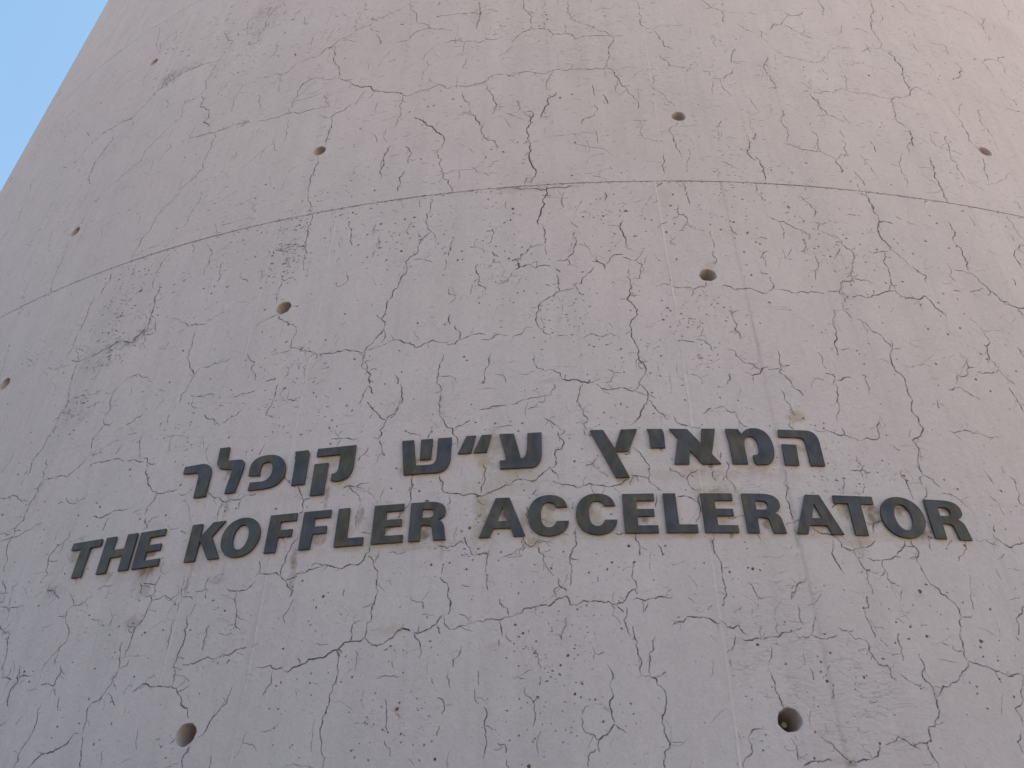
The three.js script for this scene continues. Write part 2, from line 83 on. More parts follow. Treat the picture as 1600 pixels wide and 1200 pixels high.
'1,2': `1.5:140,0 120,70 100,130 75,160 65,200;1.6:195,92 225,100 260,100;1.6:70,195 110,215;1.8:695,10 720,40 730,65;1.4:700,20 670,60 640,130;2.2:695,115 725,150 760,185 780,215 810,225;2:900,0 910,50 915,110 885,155 870,185 820,215 800,260 775,290 785,320 750,345;1.5:730,335 770,350 785,380 800,440;1.5:55,375 30,420 20,445;1.8:470,345 520,340 600,350 630,340;1.8:700,400 660,450 640,480;1.5:930,295 1000,315 1020,320 1025,345;1.6:1095,265 1085,310 1075,340;1.8:1140,0 1155,50 1140,120 1150,180 1175,230 1185,260 1230,280 1240,320 1260,350 1260,400;1.6:1240,290 1255,265 1290,260 1335,225;2:1400,160 1440,155 1480,140 1560,133;1.4:1480,270 1530,268 1600,262;2:985,570 980,640 965,690 960,745;1.4:960,745 920,790 880,840;2:1145,570 1165,610 1160,650 1180,680 1210,690;2:1200,688 1270,686 1300,698 1380,695 1430,695;2:1430,695 1480,670 1530,650 1600,630;1.7:1420,500 1425,560 1410,640 1405,680;1.4:1210,695 1215,735 1180,765;1.3:1380,700 1395,740 1430,755;1.8:540,655 600,640 650,625 700,618;1.5:580,645 620,680 650,740;1.7:265,640 280,690 298,725 295,770 290,800;1.4:298,725 340,710;1.6:160,580 195,605 215,625;1.8:270,960 220,1020 195,1060 185,1110 155,1165 145,1200;2:715,1010 710,1045 680,1080 660,1110 640,1130 560,1140 520,1155 470,1140 420,1130;1.6:420,1130 370,1120 345,1140;1.8:430,1135 380,1150 330,1160 300,1185 240,1200;1.7:700,1075 730,1100 735,1140 760,1200;1.5:765,1040 755,1090 740,1120;1.8:900,800 850,880 800,940;1.5:660,930 710,935;1.6:1130,1010 1190,1028 1240,1015 1290,985;1.8:1300,960 1320,1010 1350,1070;1.6:1370,1075 1410,1060 1450,1070;1.5:1460,1035 1440,1110 1435,1180;1.5:1540,1085 1600,1065;1.2:820,1060 930,1045;1.4:1170,1125 1155,1190;2:270,810 290,800;1.3:20,1105 25,1160 0,1200;1.6:20,1188 30,1184 60,1190 130,1180 140,1195`,
'2,2': `1.6:0,130 60,100 130,85 200,75 245,70 270,20 260,0;1.5:100,155 140,145 160,115 210,112;1.6:440,0 420,60 405,110 435,155 445,190 475,220 470,240 445,250 450,290 460,320;1.8:530,0 560,30 650,30 700,25 750,45 780,30 795,0;2:795,0 830,30 850,60 845,100 820,150 800,180 775,230 745,260;1.7:850,100 890,140 910,170 960,215 985,220;1.7:1010,205 1050,250 1100,265;1.3:1100,265 1180,270;1.6:1185,190 1225,160 1250,150;1.5:1270,155 1315,143 1345,170 1400,178 1420,240 1470,270;1.5:200,215 260,250 310,290;2:285,300 300,340 325,370 310,405 265,415;2.2:275,415 270,450 270,510;2:270,515 225,525 190,560 150,600 110,605 80,595 0,615;2:235,530 270,555 290,590;2:255,608 310,630 350,628 400,650 450,632 490,622 560,632 640,635 690,620 730,595;2:740,572 790,575 850,590;1.7:850,590 860,530 850,500 820,460 760,400;1.8:850,590 885,630 930,665;1.6:740,400 735,430 700,440;1.5:540,450 510,490 460,510;1.3:500,490 540,540 600,580;1.6:985,520 990,545 1040,555 1080,585;1.6:1170,535 1115,560 1090,590 1100,620 1125,650 1150,665;1.8:1035,705 1100,705 1150,735;1.8:1155,660 1170,700 1165,740 1180,780 1170,840 1150,865;1.7:1300,420 1305,480;1.8:1340,480 1350,530 1340,580 1350,600;1.4:1260,540 1255,580 1275,605;1.3:1350,600 1400,660;1.7:90,770 100,800 95,840;1.8:75,940 75,985 70,1020 30,1040 0,1060;1.7:75,985 110,1020 160,995 250,1000;1.8:160,1020 200,1080 210,1140 240,1180 260,1200;1.8:385,920 395,970 400,1010 370,1060 360,1120 365,1200;1.5:400,900 380,940;1.7:640,930 680,940 700,930;1.9:770,935 775,980 800,1030 795,1075;1.8:760,1110 750,1150 748,1200;1.8:915,1010 935,1050 940,1075;2:1255,930 1262,950 1250,990 1262,1040 1290,1090 1310,1160 1315,1200;1.5:1340,830 1380,845 1410,830 1450,825;1.7:150,660 125,690;1.4:380,740 375,780;1.5:690,800 700,830;1.6:900,690 905,740 895,770`,
'3,2': `1.8:145,0 165,30 200,45 220,75;1.8:85,45 105,100 140,140 165,190;1.5:130,200 130,260 160,280;1.7:290,285 340,300 400,302 430,315 480,320 510,335 560,348;1.7:560,350 620,335 685,345 695,310 695,225;1.4:560,350 558,375;1.7:420,0 435,60 430,110 445,140 440,180 435,235;1.3:455,270 480,320;2.2:860,0 870,40 895,90 895,150 935,205 940,240 965,270 960,310 910,345 905,355;2:905,355 925,380 940,430 935,480 960,550 965,570;1.6:965,570 945,590 960,630;1.6:985,645 965,720;1.8:965,572 1030,595 1070,640 1080,655;1.6:1085,685 1140,690 1200,725 1215,745;2:830,540 835,580 870,630 890,690 910,720;1.3:780,385 825,415;1.6:1125,290 1170,305 1220,290 1280,310 1340,318 1400,335 1440,330;1.7:1120,38 1155,38 1165,22 1200,20;1.8:1200,20 1230,45 1280,75 1325,100;1.6:1060,95 1060,130 1070,150;1.5:620,0 635,40;1.8:1505,20 1530,60 1560,110 1600,180;1.7:1460,510 1485,560;1.6:1510,580 1550,620 1555,660 1575,700 1570,740 1600,765;1.4:1390,705 1440,745 1475,820;1.4:1340,540 1405,620;1.5:550,450 550,480 590,520 595,600;1.5:510,550 560,540 640,555;1.7:470,590 475,640 475,680;1.5:600,640 590,685;1.8:105,540 110,580 95,620 125,650 115,720 135,760 150,840 160,850;1.7:110,880 150,870 200,850;1.6:400,780 430,750;1.5:660,870 720,858;1.6:665,870 655,930;1.9:270,900 320,930 380,940 430,960 455,990 460,1020 500,1035 540,1040;1.7:540,1035 590,1020 640,1010 670,985;1.8:540,1040 550,1080 580,1120 620,1165 625,1200;1.4:625,1165 690,1180;2:405,980 405,1040 415,1090 450,1150 475,1190;1.8:850,980 855,1010 815,1050 810,1085;1.8:620,1090 690,1105 740,1100 780,1088 830,1080;1.8:715,1108 720,1150 745,1195;1.8:855,1015 910,1015 935,1040 940,1075 925,1090 930,1110 960,1160 985,1200;1.6:890,975 910,1015;1.6:980,850 1030,900 1010,930;1.5:1000,960 1010,1010 1025,1045;1.6:1150,975 1120,1010;2:1225,980 1240,1030 1215,1070 1190,1110;1.7:1290,965 1320,985 1360,975 1400,1000 1430,1010;1.8:1400,935 1430,970 1470,1000 1520,1022 1560,1000 1600,990;1.6:1520,1022 1545,1055;1.3:1415,880 1415,930;1.3:1480,1065 1455,1115;1.4:155,1010 140,1040`,
'0,3': `1.8:15,30 35,90 20,160 0,165;1.5:115,40 75,70 60,150 55,190;1.5:0,195 45,210 100,195 145,190;1.5:45,205 55,240 40,280;1.7:0,310 20,340 35,360 60,365;1.6:60,365 45,440 35,510 15,580 10,640;1.8:10,645 50,640 70,648;1.8:125,565 105,640 110,655 75,700 55,750 50,830;1.7:110,640 150,625 180,630;1.5:300,40 295,90 325,105;2:295,85 340,105 370,140;1.3:265,100 215,135;1.5:430,100 455,150 460,185;1.8:460,185 530,165 545,140 580,125;1.4:535,165 545,205;1.7:455,185 420,220 405,260 410,300 425,330 420,400;1.7:420,400 370,450 345,520 335,560;1.4:405,250 360,258;1.4:690,210 703,260 675,320;1.3:565,270 625,280;1.3:610,85 650,62 700,58;1.6:375,565 380,600 350,650 335,685 330,705 345,750;1.5:255,685 310,680 335,690;1.3:370,760 360,840 380,842;1.5:255,800 230,850 230,900 205,970 185,1010 150,1060 120,1110 110,1160 85,1200;1.4:140,880 95,935;1.5:40,905 0,935;1.3:320,300 270,325 260,355;1.8:1000,0 975,50 970,100 940,130 935,190 905,250 870,300 835,340 820,400 800,460 775,520;1.5:975,50 895,42;1.4:875,45 880,110;1.5:850,330 790,310;1.6:765,420 750,490 745,580;1.6:800,530 790,560 745,585;1.8:745,585 700,640 685,690 660,725 630,765 570,800 540,850 530,930 520,980 495,1010;2:490,985 460,990 425,1040 370,1080 300,1110 245,1130 210,1165 170,1200;1.9:510,1010 505,1100 495,1200;1.4:670,740 700,770 715,810;1.4:640,1095 620,1200;1.7:1170,250 1150,340 1140,440 1110,510 1080,570 1095,610 1085,660 1070,690;2:1070,690 1000,690 930,690 895,675 860,705 830,725;2:1070,690 1110,735 1130,770 1130,810 1170,830 1175,890;1.6:1240,1010 1285,970 1310,910 1355,860 1400,810 1430,750 1450,690;1.4:1120,1015 1095,1020 1060,1052;1.7:1180,1060 1150,1120 1140,1200;1.3:1190,1060 1175,1110;2:1145,555 1200,550 1240,535 1320,520 1390,495 1450,485 1500,455 1535,450;1.4:1100,510 1150,520;1.3:1180,0 1150,100;1.4:1320,0 1280,70 1285,145;1.3:1220,100 1300,88;1.6:1600,30 1545,85 1500,95 1420,82;1.6:1475,85 1465,160 1480,210 1470,290 1495,340;1.3:1140,135 1205,145;1.3:1310,300 1285,340 1270,470;1.3:940,170 970,145 1070,150 1110,110;1.4:1150,0 1130,110 1105,230;1.3:1085,280 1060,370 1045,450`,
'1,3': `1.7:155,0 180,30 215,20 255,5;1.7:180,35 215,85 230,90 210,130;1.5:235,150 205,210 175,245 180,295;1.8:760,0 750,70 740,170 720,240 710,290 695,295;1.7:695,285 690,340 675,390;1.8:650,280 600,310 595,350 598,380 585,410;2:0,575 60,570 90,560 110,582 165,575;1.7:100,590 95,660 70,700 40,750;2.4:170,598 195,602 240,570 310,545 330,520 380,515 430,508 465,480 500,465 550,430;2.2:530,440 585,412 640,412 670,390;2:670,390 720,428 795,428 830,395 860,380 890,340 920,330;3:905,330 950,335 960,345;2:985,360 1050,345 1100,315 1125,305;1.8:1125,305 1150,265 1160,250;1.7:1125,310 1150,360;1.8:990,360 1000,395 1025,430 1025,460;1.2:1025,460 1020,520;1.7:530,440 520,490 512,590 500,650 480,710 460,770 435,850 415,890 400,970 410,1030 405,1090 430,1145 415,1200;2.6:1210,145 1213,190 1200,240;1.8:1150,10 1195,50 1195,110 1210,145;1.6:1175,245 1175,290 1205,335 1260,320 1330,300;1.3:1335,298 1420,290;1.5:1270,240 1305,250 1330,280;1.8:1420,290 1480,270 1530,275 1570,258 1600,255;1.7:1520,145 1535,185 1565,200 1580,245;1.7:1520,280 1535,330 1535,380;1.5:1560,360 1575,400 1600,410;1.5:1445,0 1450,90;1.5:1520,400 1515,440;1.5:965,130 1000,165 1045,170 1045,205;1.4:1280,440 1275,485 1230,525 1230,570;1.8:1195,615 1205,650 1215,705;1.6:1385,595 1390,680;1.6:1365,710 1368,770 1390,800;1.8:1425,825 1440,880 1425,930 1430,1000 1440,1030 1430,1100 1415,1140;1.4:1130,765 1170,785 1160,865;1.5:1145,940 1130,1000;1.6:1505,1050 1555,1060 1560,1110;1.5:1565,1150 1580,1200;1.4:800,770 812,830 815,900 820,970;1.4:800,1030 815,1075 835,1080 835,1130;1.2:620,470 620,590;1.2:1095,640 1110,680;1.3:950,1150 985,1185;1.2:550,85 548,125;1.3:1285,55 1330,68;1.4:850,535 853,570`,
'2,3': `2:0,255 60,235 75,205 140,195 180,182 230,190 270,150 340,125 355,145 360,180 410,185;1.9:410,182 435,160 500,160 570,165 650,182;1.9:650,182 710,150 730,105 770,85;1.8:750,0 772,35 770,90 785,115;1.8:770,140 830,157 870,142 920,128 1000,135;1.7:655,185 695,225;1.5:850,175 830,220;1.6:715,195 718,250 700,280 720,330 738,375;1.9:755,320 760,360 785,415 785,490 810,550 803,610;1.7:893,385 880,430 880,470 855,490 860,550 855,610;2:855,625 895,640 910,685 950,715 960,740;2.2:960,735 960,840 938,885 955,950 965,1010 990,1050 985,1080 955,1110 950,1150 958,1200;1.2:785,640 810,625 855,622;1.8:285,10 290,45 340,90;1.5:295,65 265,85 275,140;1.3:370,0 365,60;1.6:335,265 340,310 305,370 310,395;2:1090,253 1150,258 1215,265 1260,285 1300,298;1.6:1090,265 1070,290 1030,293 1005,310;2:1300,280 1345,322 1420,312 1440,345 1480,375;2:1440,395 1470,405 1520,392 1600,388;1.8:1315,0 1330,60 1338,130 1325,180;1.7:1475,40 1505,65 1520,105 1540,135 1570,150;1.5:1395,375 1390,430 1370,480;1.3:1360,520 1372,570;1.7:1570,940 1565,965 1500,968 1480,1010 1500,1060 1505,1100 1460,1140 1445,1200;1.4:500,440 515,490 510,525;1.2:515,492 570,478;1.5:595,550 630,610 630,640 610,680 630,740;2.2:632,735 625,770 610,790 625,850 640,915;2.6:640,930 615,970 575,1000 545,1028;1.8:648,935 680,960 715,985;1.8:545,1028 510,995 460,985 440,950 432,890;1.3:435,880 455,825 480,820;1.6:545,1030 545,1100;1.6:525,1085 485,1110 475,1200;1.7:80,700 85,750 135,795 165,755;1.7:138,795 148,870 140,910 130,940;1.5:120,440 155,485 160,540 180,575;1.4:175,630 170,680;1.2:0,635 75,640;1.7:535,0 540,40;1.3:1250,185 1225,215`,
'3,3': `1.9:230,0 225,40 185,55 175,100 150,108 148,140;1.8:0,385 65,385 100,355 145,340 185,385 190,395;1.8:190,390 250,385 270,370 320,390 370,398 430,375;1.6:290,250 285,310 270,370;1.5:185,180 195,240 210,295;1.7:620,0 645,70 660,115;1.7:615,125 630,200 610,205;1.9:605,210 625,280 650,340 670,385;1.4:700,400 745,440;1.6:440,325 480,345 530,345;1.7:540,395 590,400;1.9:600,400 630,430 640,480 665,515 690,555 745,560 765,600 775,645 800,645;1.7:750,0 765,40 820,65;1.5:840,90 830,165;2:980,0 1005,40 1070,85 1080,110 1150,160 1195,210 1210,255;1.5:1210,255 1250,260 1280,250;1.3:1275,90 1270,150 1285,210;2:1210,260 1195,290 1200,350 1215,410 1225,475 1245,530;1.8:1225,475 1160,465 1155,440;1.6:1130,435 1090,420;2:1250,535 1310,550 1350,568 1440,595 1500,628 1600,625;1.9:1250,540 1240,580 1210,620 1190,655 1150,670 1130,695 1095,688 1075,735 1045,760;2.2:1045,762 1060,820 1068,870 1045,930 1040,945 1005,945;2:1005,945 1008,985 1018,1030;2:945,490 970,545 975,590 965,630 985,660 1030,700 1040,755;1.5:830,615 870,650 950,690 1000,710;1.8:820,360 818,410 835,450 845,530;1.9:1600,185 1580,240 1550,270 1565,330 1562,370;1.4:1545,375 1575,410;1.8:0,580 25,625 45,680 60,740 85,785 95,825;1.7:145,1020 180,1075 185,1130 205,1165;1.6:165,1000 175,1025;1.8:330,1010 400,1050 435,1095 470,1130 515,1165;2.2:515,1165 570,1160 650,1150 690,1120 700,1070;2:225,1190 255,1170 290,1160 340,1165 400,1160;1.8:735,1055 800,1035 815,1005 860,1030 910,1065 960,1100;2:905,1060 950,1045 990,1050 1015,1030;2:990,1050 1020,1110 1050,1160 1070,1200;1.4:220,490 225,560;1.5:385,560 360,630;1.5:410,700 395,770;1.4:265,580 285,650;1.4:25,450 20,510 0,545;1.7:1600,630 1580,720 1590,790 1545,830 1580,880 1590,940;1.6:1580,985 1560,1040 1600,1110;1.2:800,260 850,300;1.1:620,790 690,785`,
};
const PITS = {
'0,0': '1155,985,2;800,855,2;470,968,2.2;1360,230,2;1260,245,1.5;1145,885,1.8;1285,882,1.4;650,828,2.5;550,838,2.5;715,190,1.8;630,645,2.5;395,1000,1.6;1070,925,1.6;1225,962,1.6;1315,138,2;1140,320,2.5;1350,535,1.4;1385,595,1.5;740,695,1.5;230,935,1.5',
'1,0': '1400,85,4;290,528,3;1230,620,3;1110,660,2;1075,668,2;245,340,2.5;60,1155,2.5;112,1178,2;1030,995,2;700,1045,1.5;820,1050,2;740,1190,3;1435,985,2.5;1545,950,2.5;650,803,1.5;180,205,1.8;140,350,2;555,365,1.8;862,375,1.5;1378,290,1.4;1145,22,2;1300,85,2;1135,105,2;960,700,2;1280,668,1.8;430,795,1.5;405,800,1.4;720,720,1.4;870,663,1.4;1470,935,2;1530,160,1.8',
'2,0': '300,612,2.5;220,120,3;375,590,2;395,890,3;765,995,1.5;830,1050,1.5;375,1098,2;1095,1070,1.5;35,890,2;250,760,1.5;1165,655,1.2;580,100,1.8;565,75,1.5;1300,257,1.8;1400,245,1.5;1265,380,1.2;1355,920,1.4;1435,935,1.6;495,8,1.8',
'3,0': '1290,370,3;630,472,2.5;222,418,2;220,440,1.5;230,478,1.5;45,428,1.5;262,775,1.5;240,1020,2;150,1082,1.8;20,1065,2;710,768,1.5;700,798,2;1140,1080,1.5;770,1157,1.5;370,495,2;860,200,2;940,40,2;780,40,2.5;205,793,1.3;405,582,1.6;1160,495,2.2;1075,472,2',
'0,1': '225,445,1.5;890,95,1.5;1340,590,2.5;1420,592,2.5;785,678,2;680,880,2.5;1150,555,2;1320,635,3;1145,992,3;1060,1190,2.5;445,638,1.5;600,60,2;860,135,2;1340,75,2;55,960,2;320,1000,1.5;400,190,2;250,235,2.2;1190,95,1.4;1080,300,1.3;1520,300,2;1595,405,2;1445,315,1.4;1595,40,2;1285,730,1.8;1110,380,1.6;660,540,1.5;825,940,2.2;765,975,2;730,935,2.2;120,755,2;1315,1168,1.6;385,1080,1.6;1340,985,1.4;640,880,2',
'1,1': '605,128,2.5;583,188,2;908,370,3.5;815,425,2;820,487,1.5;1260,425,3;1290,420,2;1285,370,2;1580,415,3;1590,175,3;110,380,2.5;555,762,2;1100,785,1.5;1180,828,2.2;1212,820,2;1010,820,2.5;1300,1030,3;1318,1052,2;910,1125,2;115,1170,3;1420,1188,3;40,875,2;345,635,1.3;615,1045,3;1395,695,2;435,925,2;930,170,2.5;640,330,2.2;695,408,2;505,430,1.4;490,370,1.4;245,548,1.4;258,713,2;200,830,2.4;55,735,2.6;30,600,2;725,708,1.4;1140,322,1.4;1165,352,1.4;895,992,1.5;1500,340,1.6;1450,45,2;1500,65,1.5;1100,138,1.3;595,395,1.3;785,195,1.6;830,248,1.3;1530,845,1.6',
'2,1': '1005,15,3;990,85,2.5;710,118,4;570,150,3;1470,258,3;1550,325,3;1450,375,2.5;1495,520,3;1385,188,2.5;965,250,3.5;765,275,2.5;530,430,3;1028,420,2.5;920,428,1.5;385,260,2;340,765,2;990,742,2.5;155,632,1.5;35,630,2;988,842,2;1325,722,2;925,1150,2;700,1125,2;133,1045,2;490,75,1.5;525,45,2;430,65,1.5;62,345,2;1305,235,3;945,798,2.5;530,632,1.5;1470,770,1.8;1190,820,1.8;5,105,4;40,450,4;120,388,1.4;235,420,1.4;370,332,1.4;635,12,1.6;830,165,1.8;1440,45,2;1465,150,1.6;285,722,1.3;428,787,1.3;385,695,1.3;220,735,1.2;305,787,1.1;295,813,1.1;470,1140,1.5;930,1025,2;590,955,1.8;1550,820,1.6;1105,790,1.6;1105,820,1.4;1245,705,1.3;1290,658,1.2;1580,50,2;1375,95,1.4;1015,198,2',
'3,1': '222,182,2.5;222,300,2.5;315,340,2.5;318,262,2;390,403,3;125,92,3;490,290,3;985,307,3;1055,195,3;1010,148,2;1215,118,2.5;680,360,3;1130,350,2;840,560,2.5;660,620,2.2;1000,855,2.2;1125,890,2.5;1200,850,3;1065,693,3;1050,1075,3;1330,1012,3;1355,960,2;955,705,2;1300,1172,3.5;600,1075,2;8,690,2.5;138,737,1.5;1485,215,2;1550,1120,2;735,568,2;290,352,2;165,150,1.4;570,148,1.5;645,235,1.4;785,292,1.6;610,437,2;490,475,2;255,525,1.3;665,488,1.4;810,320,1.8;905,385,2.2;695,718,1.5;770,748,1.4;660,870,1.2;980,838,1.4;360,862,1.6;335,878,1.4;280,835,1.4;630,948,2;555,992,2;570,1012,1.6;400,978,1.6;1225,760,1.6;1185,668,1.6;1095,635,2;1365,1045,1.8;1485,958,1.6;805,1045,1.2;275,592,1.4;1080,775,1.5;520,705,1.2',
'0,2': '812,535,2.5;1178,122,2;890,48,2;1430,335,2;875,845,2.5;1405,795,2.5;1475,778,2;625,768,2.5;280,735,3;15,818,2.5;568,508,2;112,567,2;405,1188,2;90,1115,1.5;262,995,1.5;548,1155,1.5;1035,822,2.5;1150,732,1.3;1238,738,1.3;1128,632,2.5;925,590,3;195,303,2;130,828,1.5;490,822,2;815,578,1.8;345,135,1.4;335,70,1.3;45,125,2;192,368,1.8;120,495,1.6;978,70,1.6;912,158,1.4;1005,248,2;980,345,1.3;1575,415,1.8;1540,425,1.6;545,890,1.8;440,985,1.5;240,790,1.4;485,590,1.6;660,630,1.3;725,675,1.6;275,910,1.6;250,960,1.4;220,1040,1.4;435,315,2;1520,122,1.2;605,745,2;510,120,2;480,118,1.8;460,290,2.2;365,325,1.6;1030,290,1.6',
'1,2': '800,443,2.5;877,527,2.2;565,135,2;360,55,2;525,30,2.5;458,275,2.5;1495,247,2.2;1372,242,2;1395,618,1.8;125,780,3;410,742,1.5;845,653,2;1210,1120,2.5;1315,1158,3;1435,1060,2.5;1530,1052,2;1515,1105,1.8;1355,1100,1.5;1285,922,2;1335,900,4;1095,1130,3.5;1120,1030,2;1170,1130,2;1385,700,4;1515,938,2;600,165,2;175,265,1.6;145,210,1.4;465,375,2.4;505,265,1.6;985,95,1.3;865,130,1.3;1105,190,1.3;1245,215,1.3;1345,130,1.6;1430,285,1.6;980,630,2;320,770,1.6;420,730,1.2;935,295,1.8;1100,300,1.8;1020,670,2.4;805,0,2;1590,235,1.6;660,300,1.1;430,205,1.6;110,148,1.5',
'2,2': '390,483,3;575,178,2.2;875,55,2;680,125,3;65,245,2;535,445,1.5;620,815,2;625,1115,3;765,1113,3;730,1012,4;245,1152,3;595,1160,2.5;320,1050,2;528,1062,1.5;1505,1155,4;1360,1175,3;1200,1120,2;958,1013,2.2;435,405,1.5;930,410,2;1085,663,1.5;1412,102,1.8;488,320,3;1080,100,2;480,1180,2;25,1062,1.5;40,295,2;80,40,1.4;155,30,1.6;285,90,1;720,145,1.6;620,210,1.4;545,255,1.4;655,248,1.4;885,185,2;930,410,1.6;855,532,2;1300,85,1.6;1290,18,1.6;1185,255,1.4;1125,575,1.6;1000,470,1.4;1470,1030,1.3;1455,990,1.3;1065,848,1.2;75,665,1.4;110,712,1.2;140,1130,1.4;1475,1150,2.2;1550,1165,2',
'3,2': '295,260,2;348,245,2;348,277,2;220,215,2.5;1185,657,3;1457,670,2.5;1230,1010,3.5;630,1165,2.5;1510,157,1.5;1385,820,1.5;715,480,2;1065,8,1.8;1485,910,1.5;1020,962,2.5;1005,955,1.8;445,660,1.5;260,635,1.3;55,460,1.6;10,262,1.8;1390,45,2.4;1115,1030,1.5;1415,915,2;1550,765,1.2;1100,600,1.6;740,320,2;440,365,1.2;1520,800,1.2;290,580,1.3;370,600,1.2',
'0,3': '150,600,4;182,662,3;592,580,3;358,943,3;585,1055,2.5;695,925,2.5;557,247,2.2;645,310,3;685,370,2;905,355,2.5;838,632,2;716,688,1.8;452,542,1.5;555,772,2.5;1405,218,3;1093,178,2.5;1332,155,2;1018,340,1.8;1188,340,1.8;1005,1070,2;340,105,3.5;240,188,2;872,155,1.8;1430,530,2;1360,548,1.8;860,497,1.3;1246,738,1.5;1035,1140,2;493,925,2;980,1025,1.5;717,480,1.5;703,512,1.3;660,140,1.2;1175,105,1.4;1362,200,1.5;885,372,1.4;830,297,1.6;620,1030,1.3;995,1022,1.4;800,855,1.2;1420,542,1.8;1460,328,1.6;180,40,1.8;255,40,1.8;95,165,1.4;205,598,1.4;320,1015,1.4;925,515,1.2;820,690,1.3;690,790,1.6;490,685,1.2',
'1,3': '420,128,4;375,198,2.2;170,455,3;155,668,2;335,672,2.2;435,857,2.8;880,832,5;895,795,2.5;600,632,3;680,918,2;905,990,2.2;595,1095,2.5;615,1137,2;700,1155,2;1050,1060,2;1118,1145,4;1005,768,1.5;112,955,1.5;137,835,1.8;343,612,1.8;343,748,1.5;225,1060,1.5;1068,260,2;1088,410,2;1095,446,1.5;840,440,2.5;290,30,3;1565,515,1.8;905,1045,1.8;327,285,1.5;340,308,1.5;580,855,1.5;230,70,1.6;360,152,1.3;370,345,1.4;82,832,1.6;105,1060,1.3;210,1075,1.2;645,1050,1.2;710,1045,1;735,930,1.6;695,925,1.4;790,965,2;825,980,2;785,822,1.4;745,735,1.3;655,780,1.3;730,780,1.2;920,607,1.4;530,665,1.5;450,610,1.4;560,505,1.3;865,470,1.2;920,465,1.2;815,460,1.5;255,647,1.4;970,725,1;140,268,1.2;1020,1155,1.4;925,1000,1.2;1585,1030,1.8;1530,628,1;1135,495,1.2;450,105,1.3',
'2,3': '20,305,3.5;48,303,3.5;68,358,3.5;43,382,2;350,497,4;303,558,3;437,675,2.5;393,738,3.5;430,760,2;520,775,2;570,913,2.5;742,800,1.8;105,1190,5;42,1000,2;253,595,2;12,425,2;40,565,1.8;160,760,2.5;408,210,2;465,186,1.8;293,222,1.5;510,250,1.3;1535,430,4;1320,182,2;45,770,1.8;370,980,1.8;330,790,1.3;60,40,1.3;115,398,3;150,410,2;1585,995,1.8;390,520,1.5;298,618,2.4;225,605,1.6;140,485,2.4;95,795,1.3;55,828,1.3;175,862,1.4;210,790,1.2;200,820,1.2;335,965,1.3;370,950,1.2;405,1002,1.2;272,970,1.2;130,1038,1.4;145,1020,1.4;320,1042,1.4;190,930,1.2;245,925,1.1;200,1132,1.2;60,1185,1.4;485,775,1.3;390,800,1.3;565,760,1.2;228,300,1.2;190,230,1.2;40,110,2;135,40,1.2;760,865,1.6;775,925,1.2;685,330,2;1380,20,1.3;1385,133,1.2;1560,1035,1.6;1570,1092,1.8;1500,775,1.3;595,160,1.2;675,805,1.1',
'3,3': '950,95,5;988,55,2.5;598,200,3;103,290,2;993,377,4;795,420,2;880,395,2.5;720,520,2.2;600,637,2.8;330,538,3;370,657,4;390,482,3;1332,408,5;1328,447,2.5;1345,507,1.8;1122,332,1.5;1217,168,1.8;1388,210,2.5;1447,645,3;1305,693,2;1308,738,1.8;1537,757,2.5;1372,832,2;1245,870,1.5;700,1047,3.5;1018,1030,3.5;1030,1050,3;290,1142,2.5;255,1170,3;110,552,2.2;355,365,2;572,470,1.3;545,712,1.5;407,687,2;957,706,2;1080,243,1.5;905,185,1.5;515,1165,3;310,505,1.6;330,600,1.8;348,635,1.5;615,625,1.6;550,635,1.3;545,675,1.2;575,680,1.2;585,672,1;620,490,1.2;350,62,1.6;475,90,1.2;755,208,1.4;745,70,1;1120,105,1.4;1445,405,1.4;1435,505,1.2;1260,668,1.6;640,785,1.2;315,818,1.4;800,290,1.8;890,318,3;1015,188,1.2;660,740,1;670,660,1;510,590,1.2;25,695,2;620,135,2.2;1545,500,1.2;1080,1080,1.2;545,880,1',
};

// ---------------------------------------------------------------- the wall's surface, lift by lift
const JOINT = [1.78, 4.185, 6.583, 8.981, 11.38];                  // construction joints between the pours
const SEAMS = [[[-1.645, .5], [-1.382, .6], [-.105, 1], [.152, -.9], [-2.77, .35], [-3.03, .35], [1.28, .4], [1.54, .35]], [[-.062, .55], [-1.60, .3], [-1.36, .3], [-2.77, .25], [1.30, .3]], []];   // upright marks of the formwork boards in each pour, + raised, - hollow
const strokes = [], pits = [], clusters = [], stains = [], bigPits = [];
// traced cracks get the fine zigzag that tracing leaves out, and here and there a splinter leaving them sideways
function zigzag(a, b, out, rough) {
  const L = Math.hypot(b.s - a.s, b.h - a.h); if (L < .0045) { out.push(b); return; }
  const f = rr(.35, .65), k = rr(-1, 1) * rough * Math.min(L, .06), m = { s: a.s + (b.s - a.s) * f - (b.h - a.h) / L * k, h: a.h + (b.h - a.h) * f + (b.s - a.s) / L * k, t: a.t + (b.t - a.t) * f };
  zigzag(a, m, out, rough); zigzag(m, b, out, rough);
}
function splinter(p, w) {
  const q = [p[0]]; for (let i = 0; i + 1 < p.length; i++) zigzag(p[i], p[i + 1], q, .17);
  const all = [{ p: q, w }];
  for (let i = 4; i + 4 < q.length; i++) if (rnd() < .045) {
    let dir = Math.atan2(q[i + 2].h - q[i - 2].h, q[i + 2].s - q[i - 2].s) + (rnd() < .5 ? -1 : 1) * rr(.5, 1.4); const c = [q[i]];
    for (let n = Math.floor(rr(2, 9)); n > 0; n--) { dir += rr(-.6, .6); const e = c[c.length - 1], st = rr(.003, .007); c.push({ s: e.s + Math.cos(dir) * st, h: e.h + Math.sin(dir) * st, t: e.t }); }
    all.push({ p: c, w: w * rr(.45, .7) });
  }
  return all;
}
function toWall(pts) { return pts.map(([x, y]) => wallAt(x, y)).filter(Boolean); }
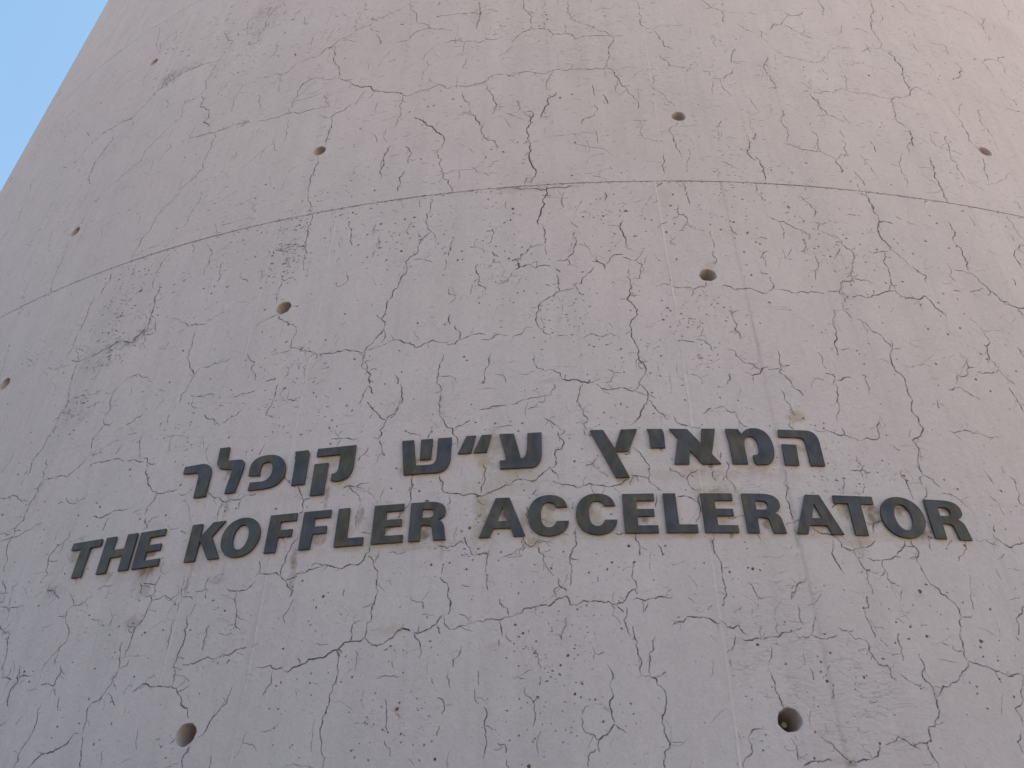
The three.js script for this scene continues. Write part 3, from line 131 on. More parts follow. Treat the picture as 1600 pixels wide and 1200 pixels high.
for (const [key, txt] of Object.entries(CRACKS)) {
  const [i, j] = key.split(',').map(Number);
  for (const line of txt.split(';')) {
    const [w, rest] = line.split(':');
    const p = toWall(rest.trim().split(' ').map(q => { const [x, y] = q.split(',').map(Number); return [i * 400 + x / 4, j * 300 + y / 4]; }));
    if (p.length > 1) strokes.push(...splinter(p, +w));
  }
}
for (const [key, txt] of Object.entries(PITS)) {
  const [i, j] = key.split(',').map(Number);
  for (const q of txt.split(';')) {
    const [x, y, r] = q.split(',').map(Number), c = wallAt(i * 400 + x / 4, j * 300 + y / 4);
    if (!c) continue;
    const p = { s: c.s, h: c.h, r: r * c.t / F * 0.64 };
    if (r >= 2.9) bigPits.push(p); else pits.push(p);
  }
}
// rough, pitted areas: photo x, y, half-width, half-height, strength, kind (p pitted, w wrinkled skin, b both)
for (const [x, y, rx, ry, k, kind] of [[450, 385, 30, 48, 1.3, 'p'], [200, 475, 42, 58, 1.1, 'p'], [165, 555, 40, 22, .8, 'p'], [120, 640, 26, 26, 1, 'p'], [900, 55, 85, 50, .8, 'w'], [1270, 135, 80, 40, .6, 'w'],
  [745, 860, 26, 60, .6, 'p'], [830, 1090, 70, 90, .16, 'p'], [640, 1080, 55, 80, .22, 'b'], [90, 200, 45, 70, .8, 'p'], [405, 30, 60, 60, .7, 'p'], [940, 330, 70, 45, .5, 'p'], [880, 480, 70, 50, .5, 'p'],
  [1330, 400, 60, 60, .5, 'p'], [1080, 510, 70, 60, .5, 'p'], [1180, 740, 70, 34, 1, 'w'], [1330, 1085, 130, 85, 1, 'w'], [1230, 950, 60, 60, .8, 'w'], [1180, 1010, 40, 55, .9, 'w'], [670, 640, 70, 45, .6, 'w'],
  [1225, 590, 40, 90, .5, 'w'], [1330, 735, 60, 40, .4, 'b'], [520, 330, 70, 60, .4, 'p'], [640, 380, 80, 60, .4, 'p'], [780, 390, 40, 90, .5, 'p'], [300, 660, 60, 50, .4, 'p'], [1500, 520, 60, 50, .4, 'w'], [1150, 330, 70, 70, .4, 'p'],
  [470, 620, 60, 60, .4, 'p'], [350, 1000, 45, 40, .5, 'w'], [980, 690, 70, 40, .5, 'w'], [280, 80, 40, 40, .7, 'p'], [1050, 130, 60, 60, .5, 'w'], [1480, 120, 70, 60, .5, 'w'], [60, 560, 30, 40, .5, 'p'], [720, 640, 60, 40, .5, 'w'], [1000, 540, 60, 40, .4, 'p'],
  [880, 1000, 60, 50, .4, 'p'], [440, 560, 60, 30, .4, 'p'], [330, 420, 70, 60, .4, 'p'], [820, 20, 60, 30, .6, 'b'], [580, 20, 60, 30, .6, 'p'], [1360, 640, 60, 60, .3, 'w'], [1250, 330, 60, 50, .4, 'p']]) {
  const c = wallAt(x, y), a = wallAt(x + rx, y), b = wallAt(x, y - ry); if (!c) continue;
  clusters.push({ s: c.s, h: c.h, rs: Math.abs((a ? a.s : c.s + .3) - c.s), rh: Math.abs((b ? b.h : c.h + .3) - c.h), k, kind, n: rx * ry * 3.14, t: c.t });
}
// stains: photo x, y, half-width, half-height, strength, kind (t tan run-off, b brown, g grey-green grime, r rust)
for (const [x, y, rx, ry, k, kind] of [[116, 872, 6, 12, .6, 'b'], [236, 866, 9, 4, 1, 'b'], [224, 895, 11, 10, .8, 'b'], [168, 902, 5, 10, .5, 'b'], [142, 858, 8, 6, .4, 'b'], [225, 920, 9, 14, .3, 'b'],
  [562, 808, 7, 13, 1, 'b'], [548, 829, 7, 8, .7, 'r'], [572, 822, 5, 12, .4, 't'], [612, 795, 12, 6, 1, 't'], [606, 824, 9, 5, .7, 't'], [626, 815, 5, 16, .6, 't'], [668, 801, 9, 8, 1, 't'], [664, 836, 7, 9, .9, 'b'], [459, 874, 6, 16, .9, 'b'], [496, 843, 11, 7, .6, 'b'], [555, 858, 22, 5, .5, 't'], [645, 856, 45, 5, .5, 't'],
  [356, 738, 5, 9, .7, 'b'], [420, 735, 9, 12, .6, 'b'], [517, 717, 13, 11, .8, 't'], [512, 772, 4, 16, .6, 'b'], [535, 758, 15, 8, .5, 't'], [355, 790, 5, 20, .4, 'b'], [300, 742, 10, 5, .4, 't'],
  [772, 692, 11, 18, .7, 't'], [757, 720, 14, 16, .8, 't'], [790, 748, 28, 9, .5, 't'], [752, 790, 12, 22, .8, 't'], [750, 834, 12, 20, .6, 't'], [785, 805, 6, 8, .9, 'b'], [833, 845, 14, 9, .8, 't'], [819, 815, 5, 14, .6, 't'],
  [857, 805, 9, 18, .7, 't'], [862, 792, 8, 5, .7, 'b'], [884, 796, 10, 4, .5, 't'], [931, 808, 8, 16, .8, 't'], [925, 795, 4, 9, .5, 'b'], [1004, 786, 15, 5, .8, 't'], [1007, 812, 11, 7, 1, 'b'], [1024, 816, 6, 5, .5, 't'], [1075, 836, 14, 4, .7, 't'], [1000, 837, 28, 5, .4, 't'],
  [1133, 785, 13, 6, .8, 't'], [1143, 836, 3, 6, .9, 'b'], [1133, 812, 10, 7, .6, 't'], [1190, 788, 8, 6, .9, 'b'], [1196, 820, 7, 7, .8, 'b'], [1285, 802, 5, 10, .4, 'g'], [1277, 825, 16, 6, .8, 't'], [1316, 797, 8, 12, .8, 't'], [1321, 800, 3, 12, .6, 'b'], [1362, 803, 9, 16, .9, 'b'], [1328, 829, 9, 7, .5, 't'], [1342, 846, 20, 8, .6, 't'],
  [1405, 797, 10, 8, 1, 'b'], [1410, 815, 8, 10, .5, 't'], [1479, 798, 10, 7, 1, 'b'], [1456, 826, 8, 16, .7, 't'], [1448, 840, 8, 10, .7, 'b'], [1420, 842, 14, 5, .5, 't'], [1490, 840, 16, 8, .4, 't'],
  [1243, 652, 12, 10, .9, 't'], [1237, 700, 15, 6, .7, 't'], [1240, 718, 5, 12, .5, 't'], [1085, 738, 28, 7, .6, 't'], [1110, 728, 4, 6, .8, 'b'], [1120, 770, 30, 12, .6, 't'], [1180, 733, 25, 6, .5, 't'], [982, 751, 16, 8, .6, 't'], [1165, 705, 8, 15, .4, 't'], [640, 735, 18, 4, .6, 't'], [660, 720, 18, 3, .8, 't'], [810, 740, 22, 6, .6, 't'], [940, 830, 40, 5, .4, 't'],
  [265, 122, 13, 8, .8, 'g'], [285, 110, 18, 6, .5, 'g'], [226, 516, 9, 11, 1, 'g'], [214, 530, 12, 6, .9, 'g'], [180, 540, 34, 7, .7, 'g'], [150, 570, 25, 12, .4, 'g'], [205, 462, 40, 45, .14, 'g'], [445, 385, 32, 46, .14, 'g'], [415, 28, 24, 26, .5, 'g'], [120, 645, 18, 18, .4, 'g'], [82, 926, 11, 8, .9, 'g'],
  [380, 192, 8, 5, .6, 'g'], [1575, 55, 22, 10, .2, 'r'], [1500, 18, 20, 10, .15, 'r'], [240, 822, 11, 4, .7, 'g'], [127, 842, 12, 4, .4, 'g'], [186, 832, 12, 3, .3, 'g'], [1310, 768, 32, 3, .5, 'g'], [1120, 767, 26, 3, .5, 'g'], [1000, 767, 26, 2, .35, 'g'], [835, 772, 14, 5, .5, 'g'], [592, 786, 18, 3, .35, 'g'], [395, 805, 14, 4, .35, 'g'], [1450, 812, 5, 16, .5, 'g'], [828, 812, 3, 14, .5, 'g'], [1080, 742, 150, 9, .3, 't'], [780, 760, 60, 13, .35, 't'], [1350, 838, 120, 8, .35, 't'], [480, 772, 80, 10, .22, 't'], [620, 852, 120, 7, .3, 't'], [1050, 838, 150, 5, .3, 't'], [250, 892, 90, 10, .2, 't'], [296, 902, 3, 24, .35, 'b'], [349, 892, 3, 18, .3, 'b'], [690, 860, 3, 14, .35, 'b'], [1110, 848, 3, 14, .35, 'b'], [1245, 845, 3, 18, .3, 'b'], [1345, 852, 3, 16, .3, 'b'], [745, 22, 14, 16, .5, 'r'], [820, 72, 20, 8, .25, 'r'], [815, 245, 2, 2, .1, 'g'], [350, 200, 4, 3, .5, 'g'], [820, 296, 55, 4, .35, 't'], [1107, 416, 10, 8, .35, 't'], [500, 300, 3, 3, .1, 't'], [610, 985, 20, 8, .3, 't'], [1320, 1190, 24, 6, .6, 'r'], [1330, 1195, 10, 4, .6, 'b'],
  [775, 1010, 12, 6, .25, 't'], [1462, 1082, 5, 5, .5, 't'], [1437, 930, 10, 6, .5, 't'], [210, 975, 12, 10, .4, 'b'], [215, 905, 8, 20, .3, 'b'], [340, 905, 12, 6, .5, 'b'], [860, 595, 20, 4, .3, 't'], [1000, 780, 14, 5, .4, 't'], [620, 1108, 8, 7, .5, 'r'], [612, 1011, 10, 4, .3, 'r'], [455, 905, 5, 18, .4, 'b'], [1250, 900, 6, 40, .2, 'g'], [1040, 310, 8, 20, .3, 't']]) {
  const c = wallAt(x, y), a = wallAt(x + rx, y), b = wallAt(x, y - ry); if (!c || !a || !b) continue;
  stains.push({ s: c.s, h: c.h, rs: Math.abs(a.s - c.s), rh: Math.abs(b.h - c.h), k, kind });
}

const K0 = 1 / 2.4;
function clusterAt(s, h, kinds) { let v = 0; for (const c of clusters) { if (!kinds.includes(c.kind)) continue; const x = (s - c.s) / c.rs, y = (h - c.h) / c.rh, q = x * x + y * y; if (q < 2.2) v = Math.max(v, c.k * (1 - smooth(.3, 2.2, q))); } return v; }
class Skin {                                                       // colour and relief of one stretch of wall, computed in metres
  constructor(s0, s1, h0, h1, W, H, wrap = false) {
    Object.assign(this, { s0, s1, h0, h1, W, H, wrap }); this.px = W / (s1 - s0); this.py = H / (h1 - h0);
    this.dirtShade = new Float32Array(W * H); this.deep = new Float32Array(W * H);
    this.tan = new Float32Array(W * H); this.brown = new Float32Array(W * H); this.grime = new Float32Array(W * H); this.rust = new Float32Array(W * H);
  }
  box(sa, sb, ha, hb, f) {
    const { W, H } = this, i0 = Math.floor((sa - this.s0) * this.px), i1 = Math.ceil((sb - this.s0) * this.px), j0 = Math.floor((ha - this.h0) * this.py), j1 = Math.ceil((hb - this.h0) * this.py);
    if (!this.wrap && (i1 < 0 || i0 >= W || j1 < 0 || j0 >= H)) return;
    for (let j = this.wrap ? j0 : Math.max(j0, 0); j <= (this.wrap ? j1 : Math.min(j1, H - 1)); j++) for (let i = this.wrap ? i0 : Math.max(i0, 0); i <= (this.wrap ? i1 : Math.min(i1, W - 1)); i++)
      f(((j % H + H) % H) * W + ((i % W + W) % W), this.s0 + (i + .5) / this.px, this.h0 + (j + .5) / this.py);
  }
  seg(a, b, hw, k, depth) {
    const aa = Math.max(1 / this.px, 1 / this.py) * 0.9, m = hw + aa, dx = b.s - a.s, dy = b.h - a.h, L = dx * dx + dy * dy || 1e-9;
    this.box(Math.min(a.s, b.s) - m, Math.max(a.s, b.s) + m, Math.min(a.h, b.h) - m, Math.max(a.h, b.h) + m, (o, s, h) => {
      const t = clamp(((s - a.s) * dx + (h - a.h) * dy) / L), d = Math.hypot(s - a.s - dx * t, h - a.h - dy * t), v = clamp((hw - d) / aa + .5);
      if (v <= 0) return; if (v * k > this.dirtShade[o]) this.dirtShade[o] = v * k; if (v * depth > this.deep[o]) this.deep[o] = v * depth;
    });
  }
  pit(c, r, k, depth, ex = 1) {
    const aa = 0.9 / this.px, m = r * Math.max(ex, 1) + aa, ph = c.s * 917 + c.h * 311;
    this.box(c.s - m, c.s + m, c.h - m, c.h + m, (o, s, h) => {
      const x = (s - c.s) / ex, y = h - c.h, an = Math.atan2(y, x), rad = r * (1 + .22 * Math.sin(2 * an + ph) + .13 * Math.sin(3 * an + ph * 2.3));
      const v = clamp((rad - Math.hypot(x, y)) / aa + .5); if (v <= 0) return;
      if (v * k > this.dirtShade[o]) this.dirtShade[o] = v * k; if (v * depth > this.deep[o]) this.deep[o] = v * depth;
    });
  }
  crack(p, widthPx, kk = 1) {
    const id = p[0].s * 37 + p[0].h * 91, n = p.length - 1;
    for (let i = 0; i < n; i++) {
      const a = p[i], e = p[i + 1], tt = a.t ?? 2.8, u = i / n, vary = .84 + .40 * noise(id + i * .21, 13.7) + .22 * noise(id + i * .9, 3.1);
      const end = smooth(-.12, .18, u) * smooth(-.12, .18, 1 - u);
      this.seg(a, e, widthPx * tt / F * .37 * clamp(vary, .4, 1.3) * (.5 + .5 * end), clamp((.76 + .22 * (widthPx - 1)) * vary * (.4 + .6 * end), 0, .97) * kk, .0012 + .0009 * widthPx);
    }
  }
  small(density) {                                                 // hairlines and pinholes too fine to trace one by one
    const area = (this.s1 - this.s0) * (this.h1 - this.h0), far = this.h0 > 4 ? 1.75 : 1;
    for (let n = 0; n < area * 900 * density / far; n++) {
      const c = { s: rr(this.s0, this.s1), h: rr(this.h0, this.h1) }, cl = clusterAt(c.s, c.h, 'pb'), w = .18 + .22 * (noise(c.s * 3.3, c.h * 3.3, this.wrap ? 7 : 255) + 1) / 2 + cl;
      if (rnd() > w) continue;
      const r = rr(.0005, .0012) * (rnd() < .10 ? 1.8 : 1) * far; this.pit(c, r, rr(.2, .75), .0025, rr(.7, 1.9));
    }
    for (const c of clusters) if (c.kind !== 'w') for (let n = 0; n < .048 * c.k * c.k * c.n; n++) {
      const a = rnd() * 6.283, q = Math.sqrt(-2 * Math.log(1 - rnd() * .98)) * .55, p = { s: c.s + Math.cos(a) * q * c.rs, h: c.h + Math.sin(a) * q * c.rh };
      if (p.s < this.s0 || p.s > this.s1 || p.h < this.h0 || p.h > this.h1) continue;
      if (noise(p.s * 26 + 5, p.h * 26) < rr(-.5, .4)) continue;
      this.pit(p, rr(.35, 1.0) * (rnd() < .1 ? 1.7 : 1) * c.t / F, rr(.3, .92), .003, rr(.8, 2.3));
    }
    for (let n = 0; n < area * 75 * density / far; n++) {
      const up = rnd() < .55, len = rr(.012, .06) * (rnd() < .15 ? 2 : 1), p = [{ s: rr(this.s0, this.s1), h: rr(this.h0, this.h1), t: 2.8 }]; let dir = (up ? Math.PI / 2 : 0) + rr(-.5, .5);
      const steps = Math.ceil(len / .009); for (let i = 0; i < steps; i++) { dir += rr(-.35, .35); const q = p[p.length - 1]; p.push({ s: q.s + Math.cos(dir) * .009 * far, h: q.h + Math.sin(dir) * .009 * far, t: 2.8 * far }); }
      const z = [p[0]]; for (let i = 0; i + 1 < p.length; i++) zigzag(p[i], p[i + 1], z, .2); this.crack(z, rr(.6, 1.05), rr(.5, .9));
    }
  }
  nicks(density) {                                                 // short level scratches and flakes in the cement skin
    const area = (this.s1 - this.s0) * (this.h1 - this.h0), far = this.h0 > 4 ? 1.75 : 1;
    for (let n = 0; n < area * (far > 1 ? 1000 : 560) * density / far; n++) {
      const c = { s: rr(this.s0, this.s1), h: rr(this.h0, this.h1), t: 2.8 }, a = rr(-.35, .35), L = rr(.003, .013) * far; if (rnd() > .35 + .65 * noise(c.s * 4, c.h * 4, this.wrap ? 7 : 255)) continue;
      this.seg(c, { s: c.s + Math.cos(a) * L, h: c.h + Math.sin(a) * L }, rr(.0004, .0009) * far, far > 1 ? rr(.2, .6) : rr(.10, .42), .0012);
    }
  }
  blot(c) {
    const buf = { t: this.tan, b: this.brown, g: this.grime, r: this.rust }[c.kind];
    this.box(c.s - c.rs * 2.1, c.s + c.rs * 2.1, c.h - c.rh * 2.1, c.h + c.rh * 2.1, (o, s, h) => {
      const x = (s - c.s) / c.rs, y = (h - c.h) / c.rh, q = Math.sqrt(x * x + y * y) + .45 * noise(s * 55, h * 42) + .3 * noise(s * 140 + 7, h * 110);
      const v = Math.min(1, c.k * 1.15) * (1 - smooth(.35, 1.5, q)); if (v > buf[o]) buf[o] = v;
    });
  }
  network(perMetre, skip = () => false) {                          // a like crack pattern where the photograph does not look
    for (let n = 0; n < (this.s1 - this.s0) * (this.h1 - this.h0) * perMetre; n++) {
      const p = [{ s: rr(this.s0, this.s1), h: rr(this.h0, this.h1), t: 2.8 }]; if (skip(p[0].s, p[0].h)) continue;
      let dir = (rnd() < .65 ? Math.PI / 2 : 0) + rr(-.4, .4); const base = dir;
      for (let i = Math.floor(rr(5, 26)); i > 0; i--) { dir = base + (dir - base) * .6 + rr(-.6, .6); const q = p[p.length - 1], e = { s: q.s + Math.cos(dir) * .025, h: q.h + Math.sin(dir) * .025, t: 2.8 }; if (skip(e.s, e.h)) break; p.push(e); }
      if (p.length > 2) for (const c of splinter(p, rr(1, 2))) this.crack(c.p, c.w);
    }
  }
  textures() {
    const { W, H } = this, col = new Uint8Array(W * H * 4), bmp = new Uint8Array(W * H * 4), mk = k => this.wrap ? (1 << k) - 1 : 255;
    const enc = new Uint8Array(4097); for (let i = 0; i <= 4096; i++) { const x = i / 4096; enc[i] = Math.round(255 * (x <= .0031308 ? 12.92 * x : 1.055 * Math.pow(x, 1 / 2.4) - .055)); }
    const wr = clusters.filter(c => c.kind !== 'p' && c.s + c.rs * 1.5 > this.s0 && c.s - c.rs * 1.5 < this.s1 && c.h + c.rh * 1.5 > this.h0 && c.h - c.rh * 1.5 < this.h1);
    const seams = this.wrap ? [] : SEAMS[this.h0 < JOINT[1] - .1 ? 0 : this.h0 < JOINT[2] - .1 ? 1 : 2], seamCol = new Int8Array(W).fill(-1);
    seams.forEach(([ss], n) => { for (let i = Math.max(0, Math.floor((ss - .03 - this.s0) * this.px)); i < Math.min(W, (ss + .03 - this.s0) * this.px); i++) seamCol[i] = n; });
    const m1 = mk(1), m2 = mk(2), m3 = mk(3), m4 = mk(4), m5 = mk(5), m6 = mk(6), m7 = mk(7), m8 = mk(8), slow = new Float32Array(Math.ceil(W / 4) * 4 + 8), pinkRow = new Float32Array(slow.length);
    for (let j = 0; j < H; j++) {
      const h = this.h0 + (j + .5) / this.py, row = wr.filter(c => Math.abs(h - c.h) < c.rh * 1.5), y = h * K0;
      if (j % 4 === 0) for (let i = 0; i < slow.length; i += 4) {                           // the slow drifts of tone, sampled every few texels
        const x = (this.s0 + (i + .5) / this.px) * K0;
        const v = .030 * (noise(x * 2 + 3, y * 2, m1) * .6 + noise(x * 4, y * 4 + 9, m2) * .4), p = noise(x * 8 + 60, y * 8 + 31, m3) * .5 + noise(x * 2 + 17, y * 4 + 50, m2) * .5;
        for (let q = 0; q < 4; q++) { slow[i + q] = v; pinkRow[i + q] = p; }
      }
      for (let i = 0; i < W; i++) {
        const s = this.s0 + (i + .5) / this.px, o = j * W + i, x = s * K0, pink = pinkRow[i];
        const n2 = noise(x * 16, y * 16, m4) * .55 + noise(x * 32 + 5, y * 32, m5) * .45, n3 = noise(x * 128, y * 128, m7) * .5 + noise(x * 256, y * 256 + 3, m8) * .5;
        const run = noise(x * 32 + 40, y * 2 + 3, m5) * .6 + noise(x * 64 + 11, y * 4, m6) * .4, n4 = noise(s * 213.333, h * 213.333) * .6 + noise(s * 426.667, h * 426.667 + 9) * .4;
        const streak = noise(x * 128 + 7, y * 2 + 60, m7), grain = table[(o * 7919 + (o >> 7) * 104729) & 65535];
        let tone = 1 + slow[i] + .036 * n2 + .040 * n3 + .055 * n4 + .032 * run - .05 * Math.max(0, streak - .2) + .030 * grain;
        let z = .00030 * n2 + .00045 * n3 + .00040 * n4 + .00012 * grain;                              // relief in metres
        let d = this.dirtShade[o], wv = 0;
        for (let q = 0; q < row.length; q++) { const c = row[q], a = (s - c.s) / c.rs, e = (h - c.h) / c.rh, w = a * a + e * e; if (w < 2) wv = Math.max(wv, c.k * (1 - smooth(.3, 2, w))); }
        if (wv > 0) {                                                                    // wrinkled cement skin, creased along the level
          const warp = noise(s * 17, h * 17) * 1.6, a = noise(s * 38, h * 150 + warp), e = noise(s * 75 + 31, h * 240 + warp);
          const crease = Math.max(smooth(.16, .02, Math.abs(a)) * smooth(-.2, .5, noise(s * 30 + 9, h * 44)), .8 * smooth(.14, .02, Math.abs(e)) * smooth(0, .6, noise(s * 26, h * 38 + 70)));
          z -= wv * (.0009 * crease + .0005 * (a + e)); d = Math.max(d, wv * crease * .24);
        }
        if (seamCol[i] >= 0) {
          const [ss, k] = seams[seamCol[i]], e = s - ss - .006 * noise(h * 1.7, ss * 9) - .0015 * noise(h * 30, ss * 5), g = k * Math.exp(-e * e / (k > 0 ? 1.1e-5 : 4e-5)) * (.55 + .45 * noise(h * 5, ss * 31));
          z += .0030 * g; if (g > 0) tone *= 1 + .21 * g; else d = Math.max(d, -g * .26);
        }
        z -= this.deep[o];
        // base colour: light beige-grey cement with a pink cast that comes and goes
        let r = .537 * (1 + .014 * pink), g = .443 * (1 - .006 * pink), bl = .406 * (1 - .014 * pink), k;
        if (this.tan[o] > 0) { k = clamp(this.tan[o] * 1.0 * (1 + .5 * n3 + .4 * n2)); r += (.42 - r) * k; g += (.325 - g) * k; bl += (.25 - bl) * k; }
        if (this.brown[o] > 0) { k = clamp(this.brown[o] * .80 * (1 + .6 * n3 + .4 * n2)); r += (.235 - r) * k; g += (.170 - g) * k; bl += (.120 - bl) * k; }
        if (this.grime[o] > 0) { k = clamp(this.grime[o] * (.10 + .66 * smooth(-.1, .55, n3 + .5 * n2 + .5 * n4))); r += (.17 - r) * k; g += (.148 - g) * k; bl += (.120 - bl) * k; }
        if (this.rust[o] > 0) { k = clamp(this.rust[o] * .35 * (1 + .6 * n3)); r += (.36 - r) * k; g += (.22 - g) * k; bl += (.19 - bl) * k; }
        if (d > 0) { r += (.052 - r) * d; g += (.041 - g) * d; bl += (.036 - bl) * d; }            // shade and dirt of cracks, pinholes and hollows, painted in as dark colour
        k = o * 4;
        col[k] = enc[clamp(r * tone) * 4096 | 0]; col[k + 1] = enc[clamp(g * tone) * 4096 | 0]; col[k + 2] = enc[clamp(bl * tone) * 4096 | 0]; col[k + 3] = 255;
        bmp[k] = bmp[k + 1] = bmp[k + 2] = clamp(.75 + z / .008) * 255 | 0; bmp[k + 3] = 255;
      }
    }
    const mk2 = (data, srgb) => { const t = new THREE.DataTexture(data, W, H, THREE.RGBAFormat); t.magFilter = THREE.LinearFilter; t.minFilter = THREE.LinearMipmapLinearFilter; t.generateMipmaps = true; t.wrapS = t.wrapT = this.wrap ? THREE.RepeatWrapping : THREE.ClampToEdgeWrapping; if (srgb) t.colorSpace = THREE.SRGBColorSpace; t.anisotropy = 8; t.needsUpdate = true; return t; };
    this.dirtShade = this.deep = this.tan = this.brown = this.grime = this.rust = null;
    return new THREE.MeshStandardMaterial({ map: mk2(col, true), bumpMap: mk2(bmp, false), bumpScale: .008, roughness: .93, metalness: 0 });
  }
}
// chips and dark crack lines along the construction joint, uneven as in the photograph
const jointCracks = [[[0, 498], [80, 458], [162, 424], [250, 391], [325, 371], [400, 353], [487, 335], [560, 322], [625, 311], [720, 300], [800, 293]], [[800, 292], [850, 289], [1000, 284], [1070, 282], [1130, 282]], [[1130, 282], [1200, 286], [1285, 291], [1355, 300], [1440, 311], [1500, 320], [1600, 339]]];
camera.updateMatrixWorld(); camera.updateProjectionMatrix();
const seen = (s, h) => { const v = new THREE.Vector3(...onWall(s, h)).project(camera); return Math.abs(v.x) < 1.01 && Math.abs(v.y) < 1.01 && Math.cos(s / R) > .6; };   // already traced from the photograph
function skinFor(s0, s1, h0, h1, W, H) {
  const k = new Skin(s0, s1, h0, h1, W, H);
  for (const c of stains) k.blot(c);
  for (const { p, w } of strokes) k.crack(p, w);
  for (const p of pits) k.pit(p, p.r, clamp(.55 + p.r * 70, 0, .95), .004, 1 + .35 * noise(p.s * 91, p.h * 57));
  for (const [n, l] of jointCracks.entries()) { const p = toWall(l); for (const q of p) q.h = clamp(q.h, JOINT[1] - .0012, JOINT[1] + .0006); k.crack(p, [.8, .9, 1.5][n], .8); }
  for (let n = 0; n < 260; n++) { const s = rr(s0, s1), j = JOINT[1] + rr(-.006, .003) + (rnd() < .2 ? rr(-.02, .006) : 0); k.pit({ s, h: j }, rr(.0008, .0024), rr(.3, .8), .003, rr(1, 2.6)); }
  k.crack(toWall([[318, -2], [262, 32], [200, 70], [135, 122], [110, 142]]).map(q => ({ ...q, h: clamp(q.h, JOINT[2] - .001, JOINT[2] + .001) })), 1.2, .8);
  k.network(13, seen); k.small(1); k.nicks(1);
  return k.textures();
}

// ---------------------------------------------------------------- the tower
const tower = new THREE.Group(); tower.name = 'concrete_tower'; scene.add(tower);
tower.userData = { label: 'round pinkish grey concrete tower, finely cracked, with round formwork holes in its wall', category: 'tower' };
const holeMat = new THREE.MeshStandardMaterial({ color: new THREE.Color().setRGB(.537, .443, .406), roughness: 1 });   // the wall's own cement
const pitMat = new THREE.MeshStandardMaterial({ color: new THREE.Color().setRGB(.537, .443, .406), roughness: 1 });
const rodMat = new THREE.MeshStandardMaterial({ color: new THREE.Color().setRGB(.42, .38, .28), roughness: .8 });

// a stretch of curved wall with round openings let into it; its level edges turn inwards so that the joint between two pours is a real slit
function wallPanel(s0, s1, h0, h1, openings, cell = .06, uv = null) {
  const nS = Math.max(2, Math.ceil((s1 - s0) / cell)), nH = Math.max(2, Math.ceil((h1 - h0) / cell)), pos = [], nor = [], tex = [], idx = [];
  const sAt = i => s0 + (s1 - s0) * i / nS, hAt = j => h0 + (h1 - h0) * j / nH;
  const add = (s, h, off = 0, n = null) => { pos.push(...onWall(s, h, off)); nor.push(...(n ?? [Math.sin(s / R), 0, Math.cos(s / R)])); if (uv) tex.push(s / uv, h / uv); else tex.push((s - s0) / (s1 - s0), (h - h0) / (h1 - h0)); return pos.length / 3 - 1; };
  const ragged = s => uv ? 0 : .0008 * Math.max(-.9, noise(s * 9, h0 * 7)) + .0016 * Math.max(0, noise(s * 31, h1 * 5) - .4);   // the lips of the joint are chipped
  for (let j = 0; j <= nH; j++) for (let i = 0; i <= nS; i++) add(sAt(i), hAt(j) + (j === 0 ? ragged(sAt(i)) : j === nH ? -ragged(sAt(i)) : 0));
  const gone = new Uint8Array(nS * nH), made = [];
  for (const o of openings) {
    const m = o.r * 1.12 + .002, i0 = Math.floor((o.s - m - s0) / (s1 - s0) * nS), i1 = Math.ceil((o.s + m - s0) / (s1 - s0) * nS), j0 = Math.floor((o.h - m - h0) / (h1 - h0) * nH), j1 = Math.ceil((o.h + m - h0) / (h1 - h0) * nH);
    if (i0 < 0 || j0 < 0 || i1 > nS || j1 > nH) continue;
    let busy = false; for (let j = j0; j < j1; j++) for (let i = i0; i < i1; i++) if (gone[j * nS + i]) busy = true;
    if (busy) continue;
    for (let j = j0; j < j1; j++) for (let i = i0; i < i1; i++) gone[j * nS + i] = 1;
    const loop = []; for (let i = i0; i < i1; i++) loop.push([i, j0]); for (let j = j0; j < j1; j++) loop.push([i1, j]); for (let i = i1; i > i0; i--) loop.push([i, j1]); for (let j = j1; j > j0; j--) loop.push([i0, j]);
    const contour = loop.map(([i, j]) => new THREE.Vector2(sAt(i), hAt(j))), ids = loop.map(([i, j]) => j * (nS + 1) + i);
    const nR = o.r > .02 ? 44 : 16, rim = [], ph = o.s * 53 + o.h * 17;
    for (let k = 0; k < nR; k++) { const a = -k / nR * 2 * Math.PI, w = o.r * (1 + o.rough * (.6 * Math.sin(a * 2 + ph) + .5 * Math.sin(a * 3 + ph * 1.7) + .45 * Math.sin(a * 7 + ph * 3) + .3 * Math.sin(a * 13 + ph))); rim.push(new THREE.Vector2(o.s + Math.cos(a) * w, o.h + Math.sin(a) * w)); }
    const all = [...ids, ...rim.map(p => add(p.x, p.y))];
    for (const f of THREE.ShapeUtils.triangulateShape(contour, [rim])) idx.push(all[f[0]], all[f[1]], all[f[2]]);
    made.push({ ...o, rim });
  }
  for (let j = 0; j < nH; j++) for (let i = 0; i < nS; i++) { if (gone[j * nS + i]) continue; const a = j * (nS + 1) + i, b = a + 1, c = a + nS + 1, e = c + 1; idx.push(a, b, e, a, e, c); }
  for (const [h, ny] of [[h0, -1], [h1, 1]]) for (let i = 0; i < nS; i++) {               // inward returns of the level edges
    const q = -ny, a = add(sAt(i), h + q * ragged(sAt(i)), 0, [0, ny, 0]), b = add(sAt(i + 1), h + q * ragged(sAt(i + 1)), 0, [0, ny, 0]), c = add(sAt(i), h, -.04, [0, ny, 0]), e = add(sAt(i + 1), h, -.04, [0, ny, 0]);
    if (ny > 0) idx.push(a, b, e, a, e, c); else idx.push(a, e, b, a, c, e);
  }
  const g = new THREE.BufferGeometry(); g.setAttribute('position', new THREE.Float32BufferAttribute(pos, 3)); g.setAttribute('normal', new THREE.Float32BufferAttribute(nor, 3)); g.setAttribute('uv', new THREE.Float32BufferAttribute(tex, 2)); g.setIndex(idx);
  return { geometry: g, made };
}
